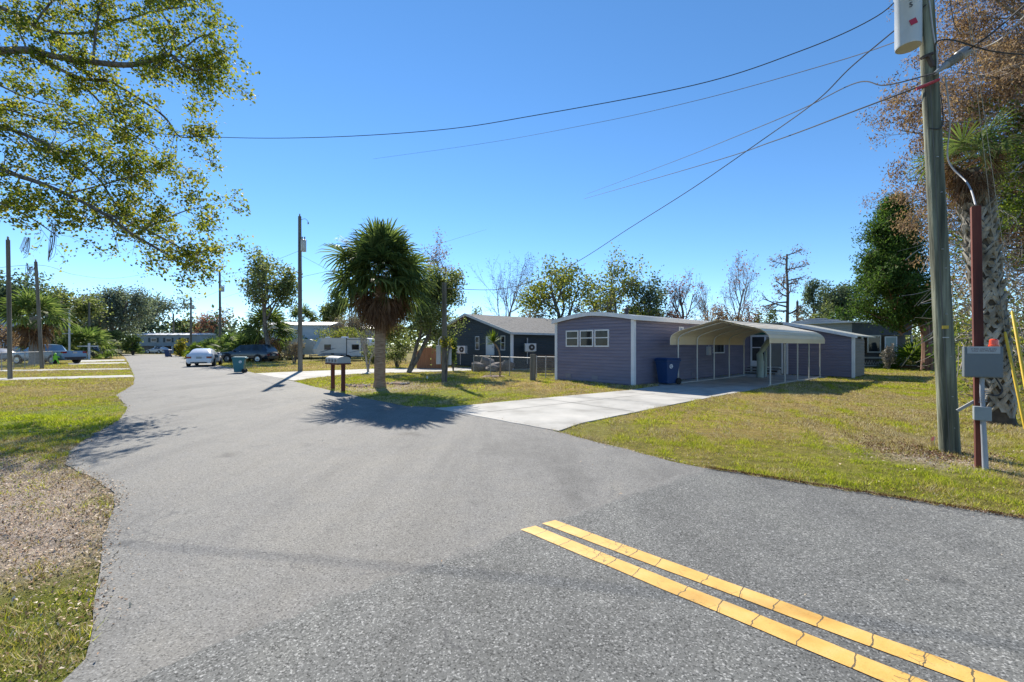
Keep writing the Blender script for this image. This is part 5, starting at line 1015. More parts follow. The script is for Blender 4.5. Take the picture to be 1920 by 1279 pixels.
tree('slight airy pine right of the bald cypress', 1528, 34, 528, 62, 'pine', L_blue, bark, .3, 4, .3, 21, r=.014)
tree('spreading blue-green pine left of the dark cedar', 1588, 84, 536, 62, 'pine', L_blue, bark, .34, 9, .45, 22, r=.016, trunks=2)
# left half
tree('tall open dark tree left of the tall pole', 497, 92, 470, 44, 'oak', L_oak, bark, .30, 5, .35, 23, r=.022, pxb=500)
tree('dark pine top behind the trailers', 630, 40, 546, 70, 'pine', L_oak, bark, .4, 8, .4, 24, r=.02)
tree('broad dark live oak at the end of the street', 290, 105, 556, 104, 'oak', L_far, bark, .55, 4, .7, 25, r=.03, tipkeep=.7)
tree('tall grey-green tree at the bend, left of the live oak', 226, 95, 545, 78, 'open', L_far, bark, .4, 3, .6, 26, r=.022, trunks=3)
tree('grey-brown bare tree at the bend behind the palms', 175, 80, 560, 80, 'bare', L_brown, barkl, .4, 2, .6, 27, r=.025)
tree('small pinkish bare tree behind the far poles', 398, 60, 582, 98, 'bare', L_red, barkl, .4, 2, .6, 28, r=.025, tipkeep=.5)
tree('green tree top at the far left', 35, 120, 524, 62, 'oak', L_blue, bark, .45, 7, .7, 29, r=.025)
tree('dark leafy tree behind the white house', 110, 90, 548, 66, 'oak', L_oak, bark, .45, 6, .7, 30, r=.025)
tree('small leafy tree right of the far poles', 345, 40, 605, 100, 'oak', L_oak, bark, .6, 5, .7, 31, r=.03)
tree('bare multi-stemmed myrtle left of the palm trunk', 690, 44, 612, 27.5, 'myrtle', L_oak, barkl, .10, 1, .12, 32, name='shrub', cat='shrub', group=None, r=.02, trunks=4, tipkeep=.5)
tree('tangled grey bare tree behind the trailer roofs', 668, 110, 588, 61, 'bare', L_brown, barkl, .2, 1, .3, 33, r=.02, trunks=3)

def bush(label, px, pxw, pyt, pyb, Y, leaf, lsize, n, seed, name='bush', stems=True, group='bushes behind the homes', flatb=True, barkm=None):
    rg = np.random.default_rng(seed); x = X(px, Y); w = pxw/F*Y/2; z1 = CAMH+(HOR-pyt)/F*Y; z0 = max(0, CAMH+(HOR-pyb)/F*Y)
    t = thing(name, (x, Y, 0), label, 'bush' if name == 'bush' else 'shrub', group); K = 16
    cl = rg.normal(size=(K, 3)); cl /= np.linalg.norm(cl, axis=1, keepdims=True); cl *= rg.uniform(.25, .85, (K, 1)); k = rg.integers(0, K, n)
    o_ = rg.normal(size=(n, 3)); o_ /= np.linalg.norm(o_, axis=1, keepdims=True); pr_ = cl[k]+o_*(rg.uniform(0, 1, (n, 1))**.5)*rg.uniform(.25, .45, (K, 1))[k]
    C = np.column_stack([x+pr_[:, 0]*w, Y+pr_[:, 1]*w*.8, z0+(pr_[:, 2]*.5+.5)*(z1-z0)]); C[:, 2] = np.maximum(C[:, 2], .05)
    V, Fc = leafcards(rg, C, lsize, .55, .3); npmesh('foliage', V, Fc, leaf, t)
    mb = MB()
    for i in range(8):
        c = cl[i]; mb.tube(bez([(x+c[0]*w*.15, Y, 0), (x+c[0]*w*.5, Y+c[1]*w*.3, z0*.5+z1*.3), (x+c[0]*w, Y+c[1]*w*.7, z0+(c[2]*.5+.5)*(z1-z0))], 3), [.04*Y/40]*6+[.015*Y/40], 4, cap=False)
    mb.build('stem', barkm or bark, t); return t
bl = [("tawny rounded bush in front of the trailers, left of the tall pole", 552, 50, 633, 679, 40, L_brown, .14, 1800), ("olive shrub between the trailers and the white mobile home", 640, 110, 610, 650, 52, L_mag, .2, 1700),
 ("green hedge-like shrub below the white mobile home", 545, 70, 622, 660, 54, L_pal, .25, 1500), ("yellow-flowering bush left of the white car", 338, 36, 634, 668, 66, L_yel, .3, 900),
 ("dark bush at the foot of the street-end trees", 200, 80, 610, 668, 72, L_oak, .4, 2000), ("green bush in front of the pale blue stilt house", 250, 56, 628, 664, 76, L_pal, .4, 1300), ("grey-green undergrowth bush behind the white sign post", 150, 80, 600, 664, 78, L_blue, .45, 1600),
 ("orange-brown bush at the far left edge", 8, 60, 598, 660, 46, L_rust, .25, 1000), ("russet bush behind the pickup cab", 45, 50, 626, 655, 50, L_rust, .22, 900),
 ("russet undergrowth above the purple home roof, leftmost", 1265, 80, 571, 640, 44, L_red, .2, 1400), ("brown undergrowth behind the carport ridge", 1345, 90, 569, 640, 46, L_rust, .22, 1500), ("reddish bush between the bare trees", 1410, 70, 561, 640, 48, L_red, .22, 1100), ("olive-brown bush left of the bald cypress trunk", 1440, 60, 567, 640, 44, L_mag, .22, 1200),
 ("tan bush right of the bald cypress trunk", 1510, 60, 575, 640, 46, L_brown, .22, 1200), ("dark green bush above the extension roof", 1545, 60, 565, 640, 48, L_oak, .24, 1500), ("dark green round bush left of the cedar", 1580, 50, 571, 640, 46, L_cedar, .24, 1300),
 ("green bush over the navy house ridge", 905, 60, 570, 640, 48, L_oak, .25, 1500), ("tawny thicket bush under the magnolia-like tree", 1000, 90, 570, 640, 44, L_brown, .2, 1500), ("yellow-green bush just above the purple home ridge", 1190, 80, 570, 640, 42, L_mag, .24, 1500), ("grey-brown bush between navy roof and purple home", 1085, 80, 566, 640, 44, L_brown, .2, 1300),
 ("dark shrub below the oak beside the board fence", 745, 70, 628, 690, 33, L_oak, .16, 2200), ("shaded green shrub at the left corner of the navy house", 850, 34, 626, 699, 28.5, L_pal, .16, 1400), ("dark shrub behind the oak trunks", 700, 60, 640, 684, 40, L_oak, .18, 1400),
 ("pale leafless shrub in front of the porch", 1667, 32, 640, 695, 30, L_grey, .12, 1100), ("pale bush at the end of the street beside the driveway", 520, 40, 640, 668, 52, L_blue, .22, 900)]
for i, a in enumerate(bl): bush(*a, seed=100+i)

# ------------------------------------------------------------------ palms
def fan_fronds(rg, org, specs, leafm_name=None, nl=26, wl=.045):
    """org (x,y,z); specs: list of (azimuth, elevation, petiole length, blade radius, droop). Returns V,F arrays of blades and of stalks"""
    Vs, Ps = [], []
    for az, el, pl, br, dr in specs:
        d = np.array([math.cos(az)*math.cos(el), math.sin(az)*math.cos(el), math.sin(el)]); sd_ = np.array([-math.sin(az), math.cos(az), 0]); up = np.cross(sd_, d)*-1
        if up[2] < 0: up = -up
        tl = rg.normal()*.5; s2 = sd_*math.cos(tl)+up*math.sin(tl); u2 = np.cross(d, s2); u2 = u2 if u2[2] > 0 else -u2
        p0 = np.array(org); e1 = p0+d*pl-np.array([0, 0, dr*pl*.25])
        hw = s2*.014; Ps.append([p0-hw, p0+hw, e1+hw*.7, e1-hw*.7])
        a = np.radians(np.linspace(-118, 118, nl)+rg.normal(size=nl)*2.5); ln = br*(.72+.28*np.cos(a*.75))*rg.uniform(.9, 1.08, nl)
        dl = np.cos(a)[:, None]*d+np.sin(a)[:, None]*s2-np.abs(np.sin(a))[:, None]*u2*.35+np.cos(a)[:, None]*0
        dl /= np.linalg.norm(dl, axis=1, keepdims=True); pr_ = np.cross(dl, u2); pr_ /= np.linalg.norm(pr_, axis=1, keepdims=True)
        g = np.array([0, 0, -1.0])
        m1 = e1+dl*(ln*.5)[:, None]+g*(ln*.01*(1+5*dr))[:, None]; m2 = e1+dl*(ln*.8)[:, None]+g*(ln*.03*(1+5*dr))[:, None]; tip = e1+dl*(ln*.97)[:, None]+g*(ln*(.06+.36*dr*rg.uniform(.5, 1.5, nl)))[:, None]
        w = pr_*wl/2*(br)
        A = np.stack([np.repeat(e1[None], nl, 0)-w*.25, np.repeat(e1[None], nl, 0)+w*.25, m1+w, m1-w, m2+w*.7, m2-w*.7, tip], 1); Vs.append(A)
    return np.concatenate(Vs), np.array(Ps)
def palm_parts(V7):
    n = len(V7); b = np.arange(n)[:, None]*7; q = np.concatenate([b+[0, 1, 2, 3], b+[3, 2, 4, 5]], 0); t = b+[5, 4, 6]; t4 = np.column_stack([t, t[:, 2]])
    # tips as thin quads: duplicate tip vertex slightly aside
    V = V7.reshape(-1, 3); tip2 = V7[:, 6]+(V7[:, 5]-V7[:, 4])*.12; V = np.concatenate([V, tip2]); t4[:, 3] = n*7+np.arange(n); t4 = t4[:, [0, 1, 2, 3]]; return V, np.concatenate([q, t4])
def fan_palm(label, px, Y, ztrunk, r0, r1, rad, seed, leaf, pet=.9, blade=.9, ng=60, nd=35, wl=.05, nl=26, lean=(0, 0), name='palm_tree', cat='palm', group=None, tmat=None, shape=(80, -15), trunk=True, pxt=None, dead_el=(-20, -80), loc=None, fill=0, dk=1, dz=.12):
    rg = np.random.default_rng(seed); x = X(px, Y) if loc is None else loc[0]; y0 = Y if loc is None else loc[1]; t = thing(name, (x, y0, 0), label, cat, group)
    org = (x+lean[0], y0+lean[1], ztrunk)
    if trunk:
        n = 14; mb = MB(); rr_ = np.random.default_rng(seed+1); mb.tube([(x+lean[0]*(i/n)**1.3, y0+lean[1]*(i/n)**1.3, (ztrunk-.25)*i/n) for i in range(n+1)], [(r0*1.22 if i == 0 else r0+(r1-r0)*(i/n))*(1+rr_.uniform(-.03, .03)) for i in range(n+1)], 16); mb.build('trunk', tmat or palmbark, t, smooth=True)
    sp = []
    for i in range(ng):
        f = (i+.5)/ng; el = R(shape[0]+(shape[1]-shape[0])*f**.8+rg.normal()*6); az = i*2.39996+rg.normal()*.2
        sp.append((az, el, rad*pet*rg.uniform(.8-fill, 1.1)*(.85+.15*math.cos(el)), rad*blade*rg.uniform(.85, 1.1), .2+.7*f))
    V7, Ps = fan_fronds(rg, org, sp, nl=nl, wl=wl); V, Fc = palm_parts(V7); c = npmesh('crown', V, Fc, leaf, t)
    npmesh('frond_stalks', Ps.reshape(-1, 3), np.arange(len(Ps)*4).reshape(-1, 4), leafmat('stalk', [(.09, .10, .04), (.16, .17, .07)], .1), t)
    if nd:
        sp = []
        for i in range(nd):
            f = (i+.5)/nd; sp.append((i*2.39996+rg.normal()*.3, R(dead_el[0]+(dead_el[1]-dead_el[0])*f+rg.normal()*6), rad*pet*rg.uniform(.65, .95)*dk, rad*blade*rg.uniform(.75, .95)*dk, 1.3))
        V7, Ps = fan_fronds(rg, (org[0], org[1], org[2]-dz), sp, nl=nl, wl=wl*.8); V, Fc = palm_parts(V7); npmesh('dead_frond_skirt', V, Fc, L_dead, t)
    return t
palmbark = mat('palm_trunk_bark', [(.16, .10, .06), (.29, .20, .13), (.38, .28, .20)], .95, scale=5, stretch=(.8, .8, 5), bump=.7, bscale=9, lo=.3, hi=.7)
q = G(712, 727)
fan_palm('cabbage palm with dense shaggy crown between mailboxes and meter pole', 712, q[1], 4.75, .22, .20, 2.4, 41, L_palm, pet=.60, blade=.46, ng=104, nd=110, wl=.062, nl=24, lean=(.05, 0), shape=(88, -26), dead_el=(-6, -80), fill=.42, dk=.68, dz=.62)
# small debris heaps round its foot
stone = mat('stone', [(.20, .17, .15), (.34, .30, .27), (.42, .39, .36)], .9, scale=4, bump=.6, bscale=6); rkd = mat('boulder', [(.14, .12, .11), (.26, .23, .21)], .9, scale=3, bump=.6, bscale=5)
def rock(c, s, m, seed, name='rock', label=None, cat='rock', group=None, parent=None):
    rg = np.random.default_rng(seed); import bmesh
    bm = bmesh.new(); bmesh.ops.create_icosphere(bm, subdivisions=2, radius=1); ph = rg.uniform(0, 6, 6)
    for v in bm.verts:
        p = v.co; k = 1+.16*math.sin(p.x*3+ph[0])*math.cos(p.y*2.7+ph[1])+.13*math.sin(p.z*4+ph[2]+p.x*2)+.06*math.sin(p.y*8+ph[3]); v.co = p*k
    V = [(c[0]+v.co.x*s[0], c[1]+v.co.y*s[1], c[2]+v.co.z*s[2]) for v in bm.verts]; Fq = [tuple(w.index for w in f.verts) for f in bm.faces]; bm.free()
    o = MB().add(V, Fq).build(name, m, parent); return _tag(o, label, cat, group) if parent is None else o
def heap(label, px, py, w, seed, n, m=stone):
    c = G(px, py); t = thing('debris_heap', c, label, 'debris heap', 'low debris heaps round the palm'); rg = np.random.default_rng(seed)
    rock((c[0], c[1], .0), (w*.55, w*.35, .10), mat('bed_soil', [(.16, .10, .07), (.26, .18, .13)], .95, scale=9), seed, 'mound', parent=t)
    for i in range(n): a = rg.uniform(0, 6.28); r_ = w*.5*rg.uniform(.1, 1)**.5; rock((c[0]+math.cos(a)*r_, c[1]+math.sin(a)*r_*.6, .05), (rg.uniform(.04, .09), rg.uniform(.04, .08), rg.uniform(.03, .06)), m, seed+i, 'pebble', parent=t)
    q = MB()
    for i in range(7): a = rg.uniform(0, 6.28); p = Vector((c[0]+rg.normal()*w*.25, c[1]+rg.normal()*w*.15, .10)); q.tube([p, p+Vector((math.cos(a)*.25, math.sin(a)*.2, rg.uniform(0, .08)))], .010, 5)
    q.build('twigs', bark, t)
heap('low heap of stones and husks left of the palm foot', 672, 725, 1.0, 51, 12); heap('low heap of husks and stones right of the palm foot', 745, 721, .9, 61, 12); heap('scattered rubble at the foot of the chain-link fence', 925, 707, 1.2, 71, 8)
for i, (px, py, w, h, Y) in enumerate(((896, 700, 24, 22, 27.6), (913, 693, 30, 28, 28.6), (936, 697, 34, 20, 28.4), (922, 700, 30, 14, 27.6), (951, 696, 26, 22, 28.2))):
    s = w/F*Y/2; rock((X(px, Y), Y, h/F*Y*.42), (s, s*.8, h/F*Y*.5), rkd, 80+i, label=('rounded grey-brown boulder behind the chain-link fence, '+['leftmost', 'tall one at the back', 'broad one in the middle', 'low one in front', 'rightmost by the white corner trim'][i]), group='boulders behind the fence')
# other palms
fan_palm('palm behind the open dark tree left of the tall pole', 503, 46, 3.6, .22, .2, 1.7, 42, L_palm, ng=40, nd=14, wl=.09, nl=16, group='distant fan palms')
fan_palm('round dark palm behind the tall pole over the white roof', 568, 66, 5.9, .25, .22, 1.7, 43, L_palm, ng=40, nd=8, wl=.1, nl=14, group='distant fan palms')
fan_palm('grey-trunked palm standing behind the pickup', 66, 38, 4.6, .40, .34, 1.6, 44, L_pal, ng=40, nd=22, wl=.08, nl=16, group='distant fan palms', tmat=mat('grey_palm_bark', [(.20, .19, .18), (.30, .285, .27)], .95, scale=4, stretch=(1, 1, 4)))
for i, (px, Y, z, rd, lb, lf, w) in enumerate(((112, 52, 1.6, 2.8, 'big yellow-green palm bush left of the lamp post', L_pal, 1), (160, 54, 1.5, 3.0, 'big arching palm bush right of the lamp post', L_pal, 1), (430, 47, 1.2, 1.9, 'palmetto clump left under the far pole', L_pal, 1), (462, 46, 1.4, 2.0, 'tall palmetto clump in the middle of the row', L_pal, 1),
        (400, 52, 1.0, 1.8, 'pale palmetto clump behind the white car', L_pal, 1), (490, 48, .9, 1.6, 'palmetto clump above the dark off-roader bonnet', L_pal, 1), (372, 56, .7, 1.6, 'bright palmetto behind the yellow bush', L_palmY, 1), (525, 50, .9, 1.5, 'palmetto clump above the dark off-roader roof', L_pal, 1))):
    fan_palm(lb, px, Y, z, .2, .2, rd, 140+i, lf, pet=.75, blade=.5, ng=44, nd=6, wl=.14, nl=13, name='palmetto', cat='palmetto', group='palmettos and palm bushes', shape=(88, -25))
fan_palm('green palmetto right of the porch in front of the leaning trunk', 1712, 30.5, .35, .15, .15, 1.9, 160, L_palmY, pet=.6, blade=.6, ng=34, nd=4, wl=.06, nl=18, name='palmetto', cat='palmetto', group='palmettos and palm bushes', shape=(88, 0))
# little yucca palm by the fence
b = G(937, 708); yc_ = thing('yucca', b, 'small spiky yucca with a thin bent stem beside the navy house door', 'yucca'); q = MB(); top_ = Vector(P(925, 642, b[1])); q.tube(bez([b, Vector(P(938, 680, b[1])), Vector(P(935, 657, b[1])), top_], 5), [.05]*5+[.045]*10+[.04], 7); q.build('trunk', palmbark, yc_)
rg = np.random.default_rng(9); n = 110; az = rg.uniform(0, 6.28, n); el = rg.uniform(-.35, 1.5, n); d = np.column_stack([np.cos(az)*np.cos(el), np.sin(az)*np.cos(el), np.sin(el)]); L = rg.uniform(.55, .9, n)[:, None]; sdv = np.cross(d, [0, 0, 1.0]); sdv /= np.linalg.norm(sdv, axis=1, keepdims=True); c = np.array(top_)
V = np.stack([c-sdv*.012+d*0, c+sdv*.012+d*0, c+d*L*.5+sdv*.026, c+d*L-np.array([0, 0, .1])*L, c+d*L*.5-sdv*.026], 1); Vq = np.concatenate([V[:, [0, 1, 2, 4]], V[:, [4, 2, 3, 3]]+np.array([0, 0, 0])], 0); Vq[n:, 3] = Vq[n:, 2]+sdv*.006
npmesh('leaves', Vq.reshape(-1, 3), np.arange(len(Vq)*4).reshape(-1, 4), L_palmY, yc_)
# flowering climber on the meter pole
bush('yellow-flowered creeper round the top of the grey meter boxes', 836, 30, 628, 660, 19.3, L_yel, .10, 260, 171, name='shrub', group=None)

# ------------------------------------------------------------------ dark cedar
def cedar(label, px, pxw, pyt, pyb, Y, seed, pxb):
    rg = np.random.default_rng(seed); x = X(px, Y); xb = X(pxb, Y); H = CAMH+(HOR-pyt)/F*Y; w = pxw/F*Y/2; zb = CAMH+(HOR-pyb)/F*Y
    t = thing('cedar_tree', (xb, Y, 0), label, 'tree'); mb = MB(); C = []; Dr = []
    mb.tube(bez([(xb, Y, 0), (xb-.1, Y, 2.5), ((xb+x)/2, Y, H*.55), (x+.1, Y, H*.97)], 6), [.34-.30*i/18 for i in range(19)], 9)
    for i in range(250):
        f = rg.uniform(0, 1)**.85; z = zb-.5*(1-f)+(H-zb+.3)*f*.97; a = rg.uniform(0, 6.28); rr_ = w*(1-f)**.62*(.72+.45*math.sin(a*3+f*9)*.5+rg.uniform(-.1, .25))*(1 if f > .06 else .85)
        o = Vector((xb+(x-xb)*min(1, .75+f), Y, z)); e = o+Vector((math.cos(a)*rr_, math.sin(a)*rr_*.9, rr_*rg.uniform(.15, .6))); mb.tube(bez([o-Vector((0, 0, .3)), (o+e)/2-Vector((0, 0, .1)), e], 3), [.05]*3+[.03]*3+[.012], 4, cap=False)
        k = int(60+90*(1-f)); s = rg.uniform(.15, 1.05, k)[:, None]**.6; base = np.array(o)+(np.array(e)-np.array(o))*s; C.append(base+rg.normal(size=(k, 3))*(.10+.20*s)*np.array([1, 1, .8]))
    mb.build('trunk', barkr, t); C = np.concatenate(C); C = np.repeat(C, 3, 0)+rg.normal(size=(len(C)*3, 3))*.09; V, Fc = leafcards(rg, C, .19, .4, .2, up=.0, droop=-.7); npmesh('crown', V, Fc, L_cedar, t); return t
cedar('dark green bushy cedar behind the big pole', 1676, 176, 380, 606, 28.5, 201, 1738)
q = MB(); p, e = Vector(P(1732, 690, 31)), Vector(P(1706, 643, 31.4)); p.z = -.05; q.tube([p, (p+e)/2, e], [.24, .2, .16], 9); _tag(q.build('dead_trunk', bark, smooth=True), 'grey dead trunk leaning left in the timber bed', 'trunk')
q = MB(); q.tube([(X(1756, 31.5), 31.5, -.05), (X(1750, 31.5), 31.5, 2.2), (X(1746, 31.5), 31.6, 5)], [.34, .30, .24], 10); q.build('trunk', barkr, thing('pine_tree', (X(1756, 31.5), 31.5, 0), 'thick reddish bare tree trunk rising from the timber bed', 'tree'), smooth=True)

# ------------------------------------------------------------------ right-hand cabbage palm with criss-cross boots
b = Vector(G(1872, 795)); topz = 5.75; tx = X(1815, b.y)-b.x
rp_ = fan_palm('rough cabbage palm with criss-cross trunk right of the red post', 1872, b.y, topz, .23, .17, .95, 210, L_palm, pet=.6, blade=.62, ng=14, nd=50, wl=.045, nl=26, lean=(tx, .0), shape=(80, 0), dk=.8, dead_el=(40, -80), tmat=mat('dark_palm_core', [(.05, .04, .03), (.10, .08, .06)], .95, scale=6), loc=(b.x, b.y))
boot = mat('palm_boot', [(.12, .105, .08), (.27, .245, .20), (.42, .39, .335)], .9, scale=5, stretch=(1, 1, .4), bump=.4, bscale=12); mb = MB(); rg = np.random.default_rng(5)
for i in range(215):
    f = i/215; z = .12+(topz-.7)*f; az = i*2.39996+rg.normal()*.16; cx_ = b.x+tx*(z/topz)**1.3; r_ = (.23+(.17-.23)*(z/topz)); 
    for s in (-1, 1):
        a1_, a2_2 = az, az+s*rg.uniform(.5, .95); L = .30*rg.uniform(.75, 1.25)
        def pt(a, rr_, zq): return Vector((cx_+math.cos(a)*rr_, b.y+math.sin(a)*rr_, zq))
        ou = .035+.075*f*rg.uniform(.3, 1.6)
        da = rg.uniform(.12, .21)
        mb.hexa([pt(a1_-da, r_-.03, z), pt(a1_+da, r_-.03, z), pt(a1_+da, r_+.045, z), pt(a1_-da, r_+.045, z), pt(a2_2-da*.8, r_+ou-.035, z+L), pt(a2_2+da*.8, r_+ou-.035, z+L), pt(a2_2+da*.8, r_+ou+.015, z+L), pt(a2_2-da*.8, r_+ou+.015, z+L)])
mb.build('boots', boot, rp_)

# ------------------------------------------------------------------ rusty bald cypress leaning in from the right, and the thicket below it
LS = 1.0
def limb_tree(name, label, cat, base, limbs, leaf, barkm, seed, twig, nsub, lsize, nleaf, jit, aspect=.55, droop=None, r0=.3, along=(.15, 1), updir=0, sub2=3, keep=1.0, group=None, cut=None):
    """hand-placed limbs; side branches and twigs grow from them at random, leaves cluster on the twigs"""
    rg = np.random.default_rng(seed); t = thing(name, base, label, cat, group); tubes = []; tips = []
    for pts, ra, rb in limbs:
        pl = [np.array(p) for p in bez(pts, 7)]; n = len(pl); rad = np.linspace(ra, rb, n); tubes.append((pl, rad*LS, 0)); L = sum(np.linalg.norm(pl[i+1]-pl[i]) for i in range(n-1)); k = max(2, int(L*nsub))
        for j in range(k):
            f = along[0]+(along[1]-along[0])*(j+rg.uniform())/k; i = min(n-2, int(f*(n-1))); p = pl[i]+(pl[i+1]-pl[i])*rg.uniform(); ax = pl[i+1]-pl[i]; ax /= np.linalg.norm(ax)+1e-9
            o = np.cross(ax, rvec(rg, 1)[0]); o /= np.linalg.norm(o); d = ax*rg.uniform(.3, .9)+o*rg.uniform(.5, 1)+np.array([0, 0, updir]); ln = twig*rg.uniform(.5, 1.4)
            grow(rg, p, d, ln, max(.006, rad[i]*.35), 2, dict(levels=4, seg=[4, 4, 4, 3, 2], wig=.16, up=[0, 0, updir*.1, updir*.1], kids=[4, 4, sub2, 3], ratio=[.6, .6, .55, .5], ang=[40, 40, 42, 42], **{'from': [.2, .2, .25, .2]}), tubes, tips)
    tubes_mesh(tubes, minr=.0035).build('branches', barkm, t)
    C = np.array(tips)
    if cut is not None: C = C[cut(C)]
    if keep < 1: C = C[rg.uniform(size=len(C)) < keep]
    C = np.repeat(C, nleaf, 0)+rg.normal(size=(len(C)*nleaf, 3))*jit; V, Fc = leafcards(rg, C, lsize, aspect, .35, droop=droop); npmesh('crown', V, Fc, leaf, t); return t
Yc = 13.0; rootx = X(2080, Yc)
cl_ = [([(rootx, Yc, 0), (rootx-.2, Yc, 4), (rootx-.3, Yc+.2, 9), (rootx-.1, Yc, 14)], .32, .14)]
for pts in ([(2070, 420), (1980, 330), (1880, 285), (1790, 262), (1690, 245)], [(2070, 380), (1960, 240), (1860, 200), (1780, 190), (1700, 200)], [(2060, 300), (1960, 150), (1870, 90), (1800, 75)], [(2060, 220), (1950, 60), (1880, 10), (1830, -30)], [(2060, 120), (1980, 0), (1900, -60)],
            [(2070, 470), (1960, 400), (1870, 350), (1780, 335), (1700, 340)], [(2070, 520), (1980, 450), (1880, 400), (1790, 385), (1725, 388)], [(2060, 340), (1980, 220), (1900, 160), (1830, 140)], [(2070, 450), (1990, 300), (1930, 220), (1880, 160), (1850, 60)], [(2075, 540), (1990, 510), (1910, 470), (1850, 455)]):
    k = len(pts); dy = random.uniform(-1.6, 1.8); cl_.append(([P(px, py, Yc+dy*i/k) for i, (px, py) in enumerate(pts)], .07, .014))
for i in range(16):
    py_ = -40+i*33+random.uniform(-15, 15); x_ = (1800, 1850, 1760)[i % 3]+random.uniform(-20, 30); dy = random.uniform(-1, 2.5)
    cl_.append(([P(2075, py_+90, Yc), P(1990, py_+40, Yc+dy*.4), P(1930, py_+10, Yc+dy*.7), P(max(x_, 1800 if py_ < 120 else 1740), py_+random.uniform(-25, 25), Yc+dy)], .05, .012))
limb_tree('cypress_tree', 'rust-brown feathery bald cypress reaching in from the right edge', 'tree', (rootx, Yc, 0), cl_, L_rust, barkl, 301, 1.1, 3.2, .10, 13, .14, aspect=.35, droop=.9, keep=.85)
# tangled brown thicket
rg = np.random.default_rng(302); th = thing('thicket', (X(1940, 12.5), 12.5, 0), 'tangled dry brown thicket behind the rough palm', 'thicket'); mb = MB()
for i in range(900):
    px = rg.uniform(1850, 2080) if i % 3 else rg.uniform(1770, 1860); py = rg.uniform(330, 660); Y = rg.uniform(11.2, 15.0); p = Vector(P(px, py, Y)); d = Vector((rg.normal(), rg.normal()*.6, rg.normal()*.5-.3)).normalized(); L = rg.uniform(.5, 1.5); e = p+d*L; m_ = (p+e)/2+Vector((rg.normal()*.12, rg.normal()*.1, rg.uniform(-.25, .2)))
    mb.tube(bez([p, m_, e+Vector((0, 0, -.2))], 3), rg.uniform(.005, .012), 3, cap=False)
mb.build('stems', barkl, th)
n = 9000; px = rg.uniform(1800, 2100, n); Yt = rg.uniform(11.5, 16, n); z = rg.uniform(.0, 6.2, n); xx = (px-960)/F*Yt; C = np.column_stack([xx, Yt, z]); k = (np.sin(C[:, 0]*2.1)+np.sin(C[:, 2]*2.7+C[:, 1])+rg.normal(size=n)*.5) > .0; V, Fc = leafcards(rg, C[k], .13, .4, .3, droop=.8); npmesh('dry_foliage', V, Fc, L_brown, th)
n = 3800; px = rg.uniform(1760, 2050, n); Yt = rg.uniform(12.5, 17, n); z = rg.uniform(.0, 3.8, n)**1; C = np.column_stack([(px-960)/F*Yt, Yt, z]); V, Fc = leafcards(rg, C, .15, .5, .3); npmesh('green_foliage', V, Fc, L_mag, th)
# green leafy palm crown behind (upper right)
ex = X(2030, 12.2); limb_tree('evergreen_tree', 'fine-leaved bright green tree between rusty cypress and rough palm', 'tree', (ex, 12.2, 0), [([(ex, 12.2, 0), (ex-.1, 12.2, 3), (ex-.2, 12.2, 7.5)], .2, .1)]+[([P(*p_, 12.2+dz*j/3) for j, p_ in enumerate(l_)], .05, .012) for l_, dz in (([(2010, 420), (1950, 330), (1880, 290), (1800, 300)], .8), ([(2010, 460), (1950, 400), (1880, 360), (1820, 370)], -.5), ([(2010, 360), (1960, 270), (1900, 235), (1850, 230)], .5), ([(2010, 500), (1960, 450), (1900, 420), (1850, 430)], 0), ([(2010, 400), (1970, 330), (1930, 300), (1890, 330)], -1))], L_fern, barkl, 311, .8, 3.4, .12, 12, .13, aspect=.28, keep=.9)
# dark undergrowth far right
def mass(label, x0, x1, Y0, Y1, h, leaf, ls, n, seed, name='undergrowth'):
    rg = np.random.default_rng(seed); x = rg.uniform(x0, x1, n); y = rg.uniform(Y0, Y1, n); hh = h*(.75+.18*np.sin(x*.31+seed)+.14*np.sin(x*.83+1)+.10*np.sin(x*2.1)+.05*rg.normal(size=n)); z = hh*rg.uniform(0, 1, n)**.6
    V, Fc = leafcards(rg, np.column_stack([x, y, z]), ls, .6, .3); return _tag(npmesh(name, V, Fc, leaf), label, kind='stuff')
mass('dense dark undergrowth behind the cedar and porch', 27, 48, 36, 40, 4.6, L_oak, .28, 9000, 1)
mass('dense undergrowth beyond the rough palm at the right edge', 23, 34, 20, 24, 3.4, L_cedar, .22, 7000, 2)
mass('far wood along the horizon behind the homes', -60, 95, 100, 112, 7.5, L_oak, 1.0, 15000, 3, 'far_wood')
mass('far wood along the horizon on the left', -170, -60, 96, 108, 9, L_blue, 1.0, 9000, 4, 'far_wood')
mass('mixed brown undergrowth behind the homes', -5, 62, 56, 62, 5.2, L_brown, .4, 12000, 5)
mass('low shrubbery behind pickup and fence on the left', -92, -62, 62, 68, 3.6, L_oak, .45, 6000, 6)

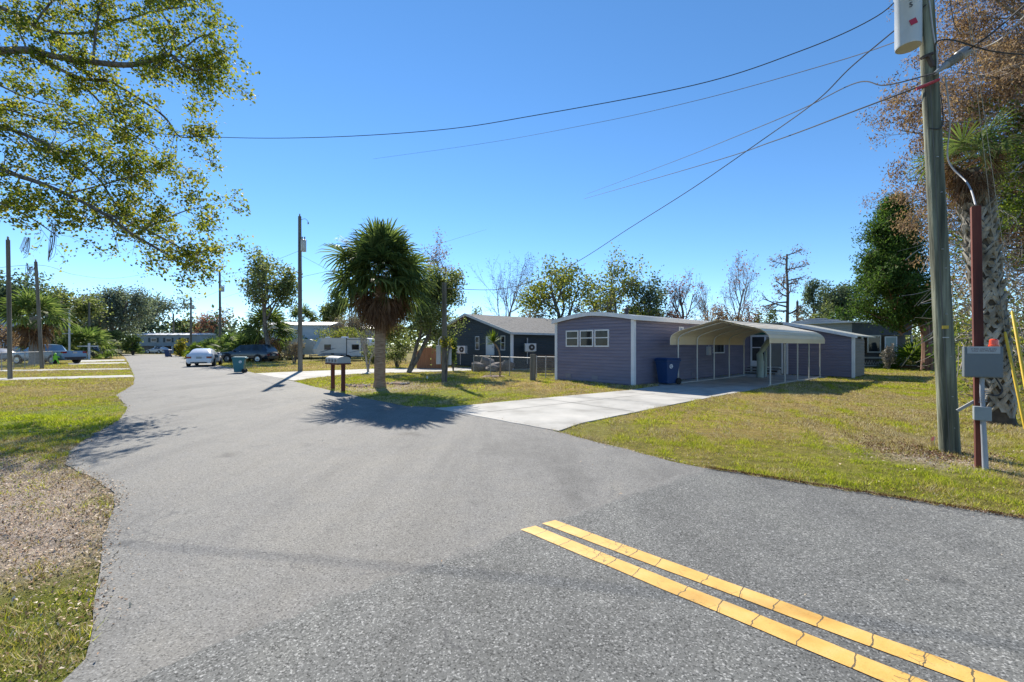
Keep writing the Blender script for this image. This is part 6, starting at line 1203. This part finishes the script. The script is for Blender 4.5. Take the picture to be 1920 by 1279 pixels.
# ------------------------------------------------------------------ big overhanging tree, upper left
Yt = 14.5; rx_ = X(-260, Yt)
def PL(l, dy0, dy1): k = len(l)-1; return [P(px, py, Yt+dy0+(dy1-dy0)*i/k) for i, (px, py) in enumerate(l)]
lim = [([(rx_, Yt, 0), (rx_+.1, Yt, 3), (rx_+.4, Yt, 6), (rx_+.6, Yt, 10), (rx_+1, Yt, 15)], .42, .2),
 (PL([(-230, 240), (-60, 115), (43, 94), (110, 107), (230, 122), (290, 112), (318, 103), (335, 116), (365, 132), (400, 120)], 0, -1), .10, .012),
 (PL([(60, 105), (150, 146), (210, 156), (300, 212), (330, 250), (345, 258), (375, 256)], -.2, .8), .045, .008),
 (PL([(85, 112), (150, 155), (200, 205), (245, 250), (300, 280)], -.2, 1.2), .035, .008),
 (PL([(-230, 330), (-60, 225), (0, 237), (60, 258), (130, 292), (185, 335), (215, 380), (260, 420)], 0, .8), .07, .010),
 (PL([(-230, 420), (-40, 320), (40, 332), (120, 362), (190, 398), (250, 440), (310, 475), (340, 496), (365, 494), (385, 486)], 0, -.5), .07, .008),
 (PL([(190, 398), (245, 418), (300, 444), (345, 468), (368, 476), (395, 464)], -.3, -.9), .030, .007),
 (PL([(-200, 120), (-60, 10), (20, 22), (80, 55), (160, 62), (225, 40), (300, 20), (350, 12)], .5, .8), .06, .010),
 (PL([(60, 50), (110, -10), (180, -60)], 0, .5), .03, .01),
 (PL([(175, 110), (182, 40), (200, -30), (210, -90)], 0, 0), .03, .012),
 (PL([(320, 100), (326, 60), (300, 20), (280, -30)], 0, 0), .025, .01),
 (PL([(-230, 170), (-80, 190), (10, 205), (90, 225), (170, 235)], 1.5, 2.0), .05, .01),
 (PL([(130, 362), (180, 350), (250, 330), (320, 310)], 0, .6), .025, .008), (PL([(-100, 330), (0, 380), (60, 410), (110, 445)], -.4, -1), .035, .008), (PL([(210, 156), (230, 200), (236, 250)], 0, .3), .015, .006),
 (PL([(250, 440), (300, 415), (350, 395), (395, 385)], 0, -.5), .018, .006), (PL([(330, 105), (365, 75), (390, 66), (405, 92)], 0, -.6), .022, .006),
 (PL([(120, 362), (170, 300), (220, 290), (290, 330)], .5, 1), .02, .006), (PL([(-60, 115), (0, 160), (70, 190), (130, 200)], .8, 1.6), .03, .008)]
LS = 1.35
ot = limb_tree('sweetgum_tree', 'large spreading tree with green and yellow leaves overhanging the upper left', 'tree', (rx_, Yt, 0), lim, L_sweet, bark, 401, .85, 3.9, .108, 7, .12, aspect=.72, keep=.88, sub2=3, along=(.12, 1.0), cut=lambda C: (C[:, 2] > 5.5) | (np.random.default_rng(8).uniform(size=len(C)) < .5))
q = MB(); rg = np.random.default_rng(6)
for px, y0, y1 in ((101, 420, 498), (53, 445, 486), (62, 500, 520)):
    p = Vector(P(px, y0, Yt)); e = Vector(P(px-10, y1, Yt))
    for k in range(14): o = Vector((rg.normal()*.03, rg.normal()*.03, 0)); q.tube(bez([p+o, (p+e)/2+o*1.6+Vector((0, 0, rg.normal()*.1)), e+o*.4+Vector((0, 0, rg.uniform(0, .5)))], 3), .007, 3, cap=False)
q.build('hanging_moss', L_grey, ot)
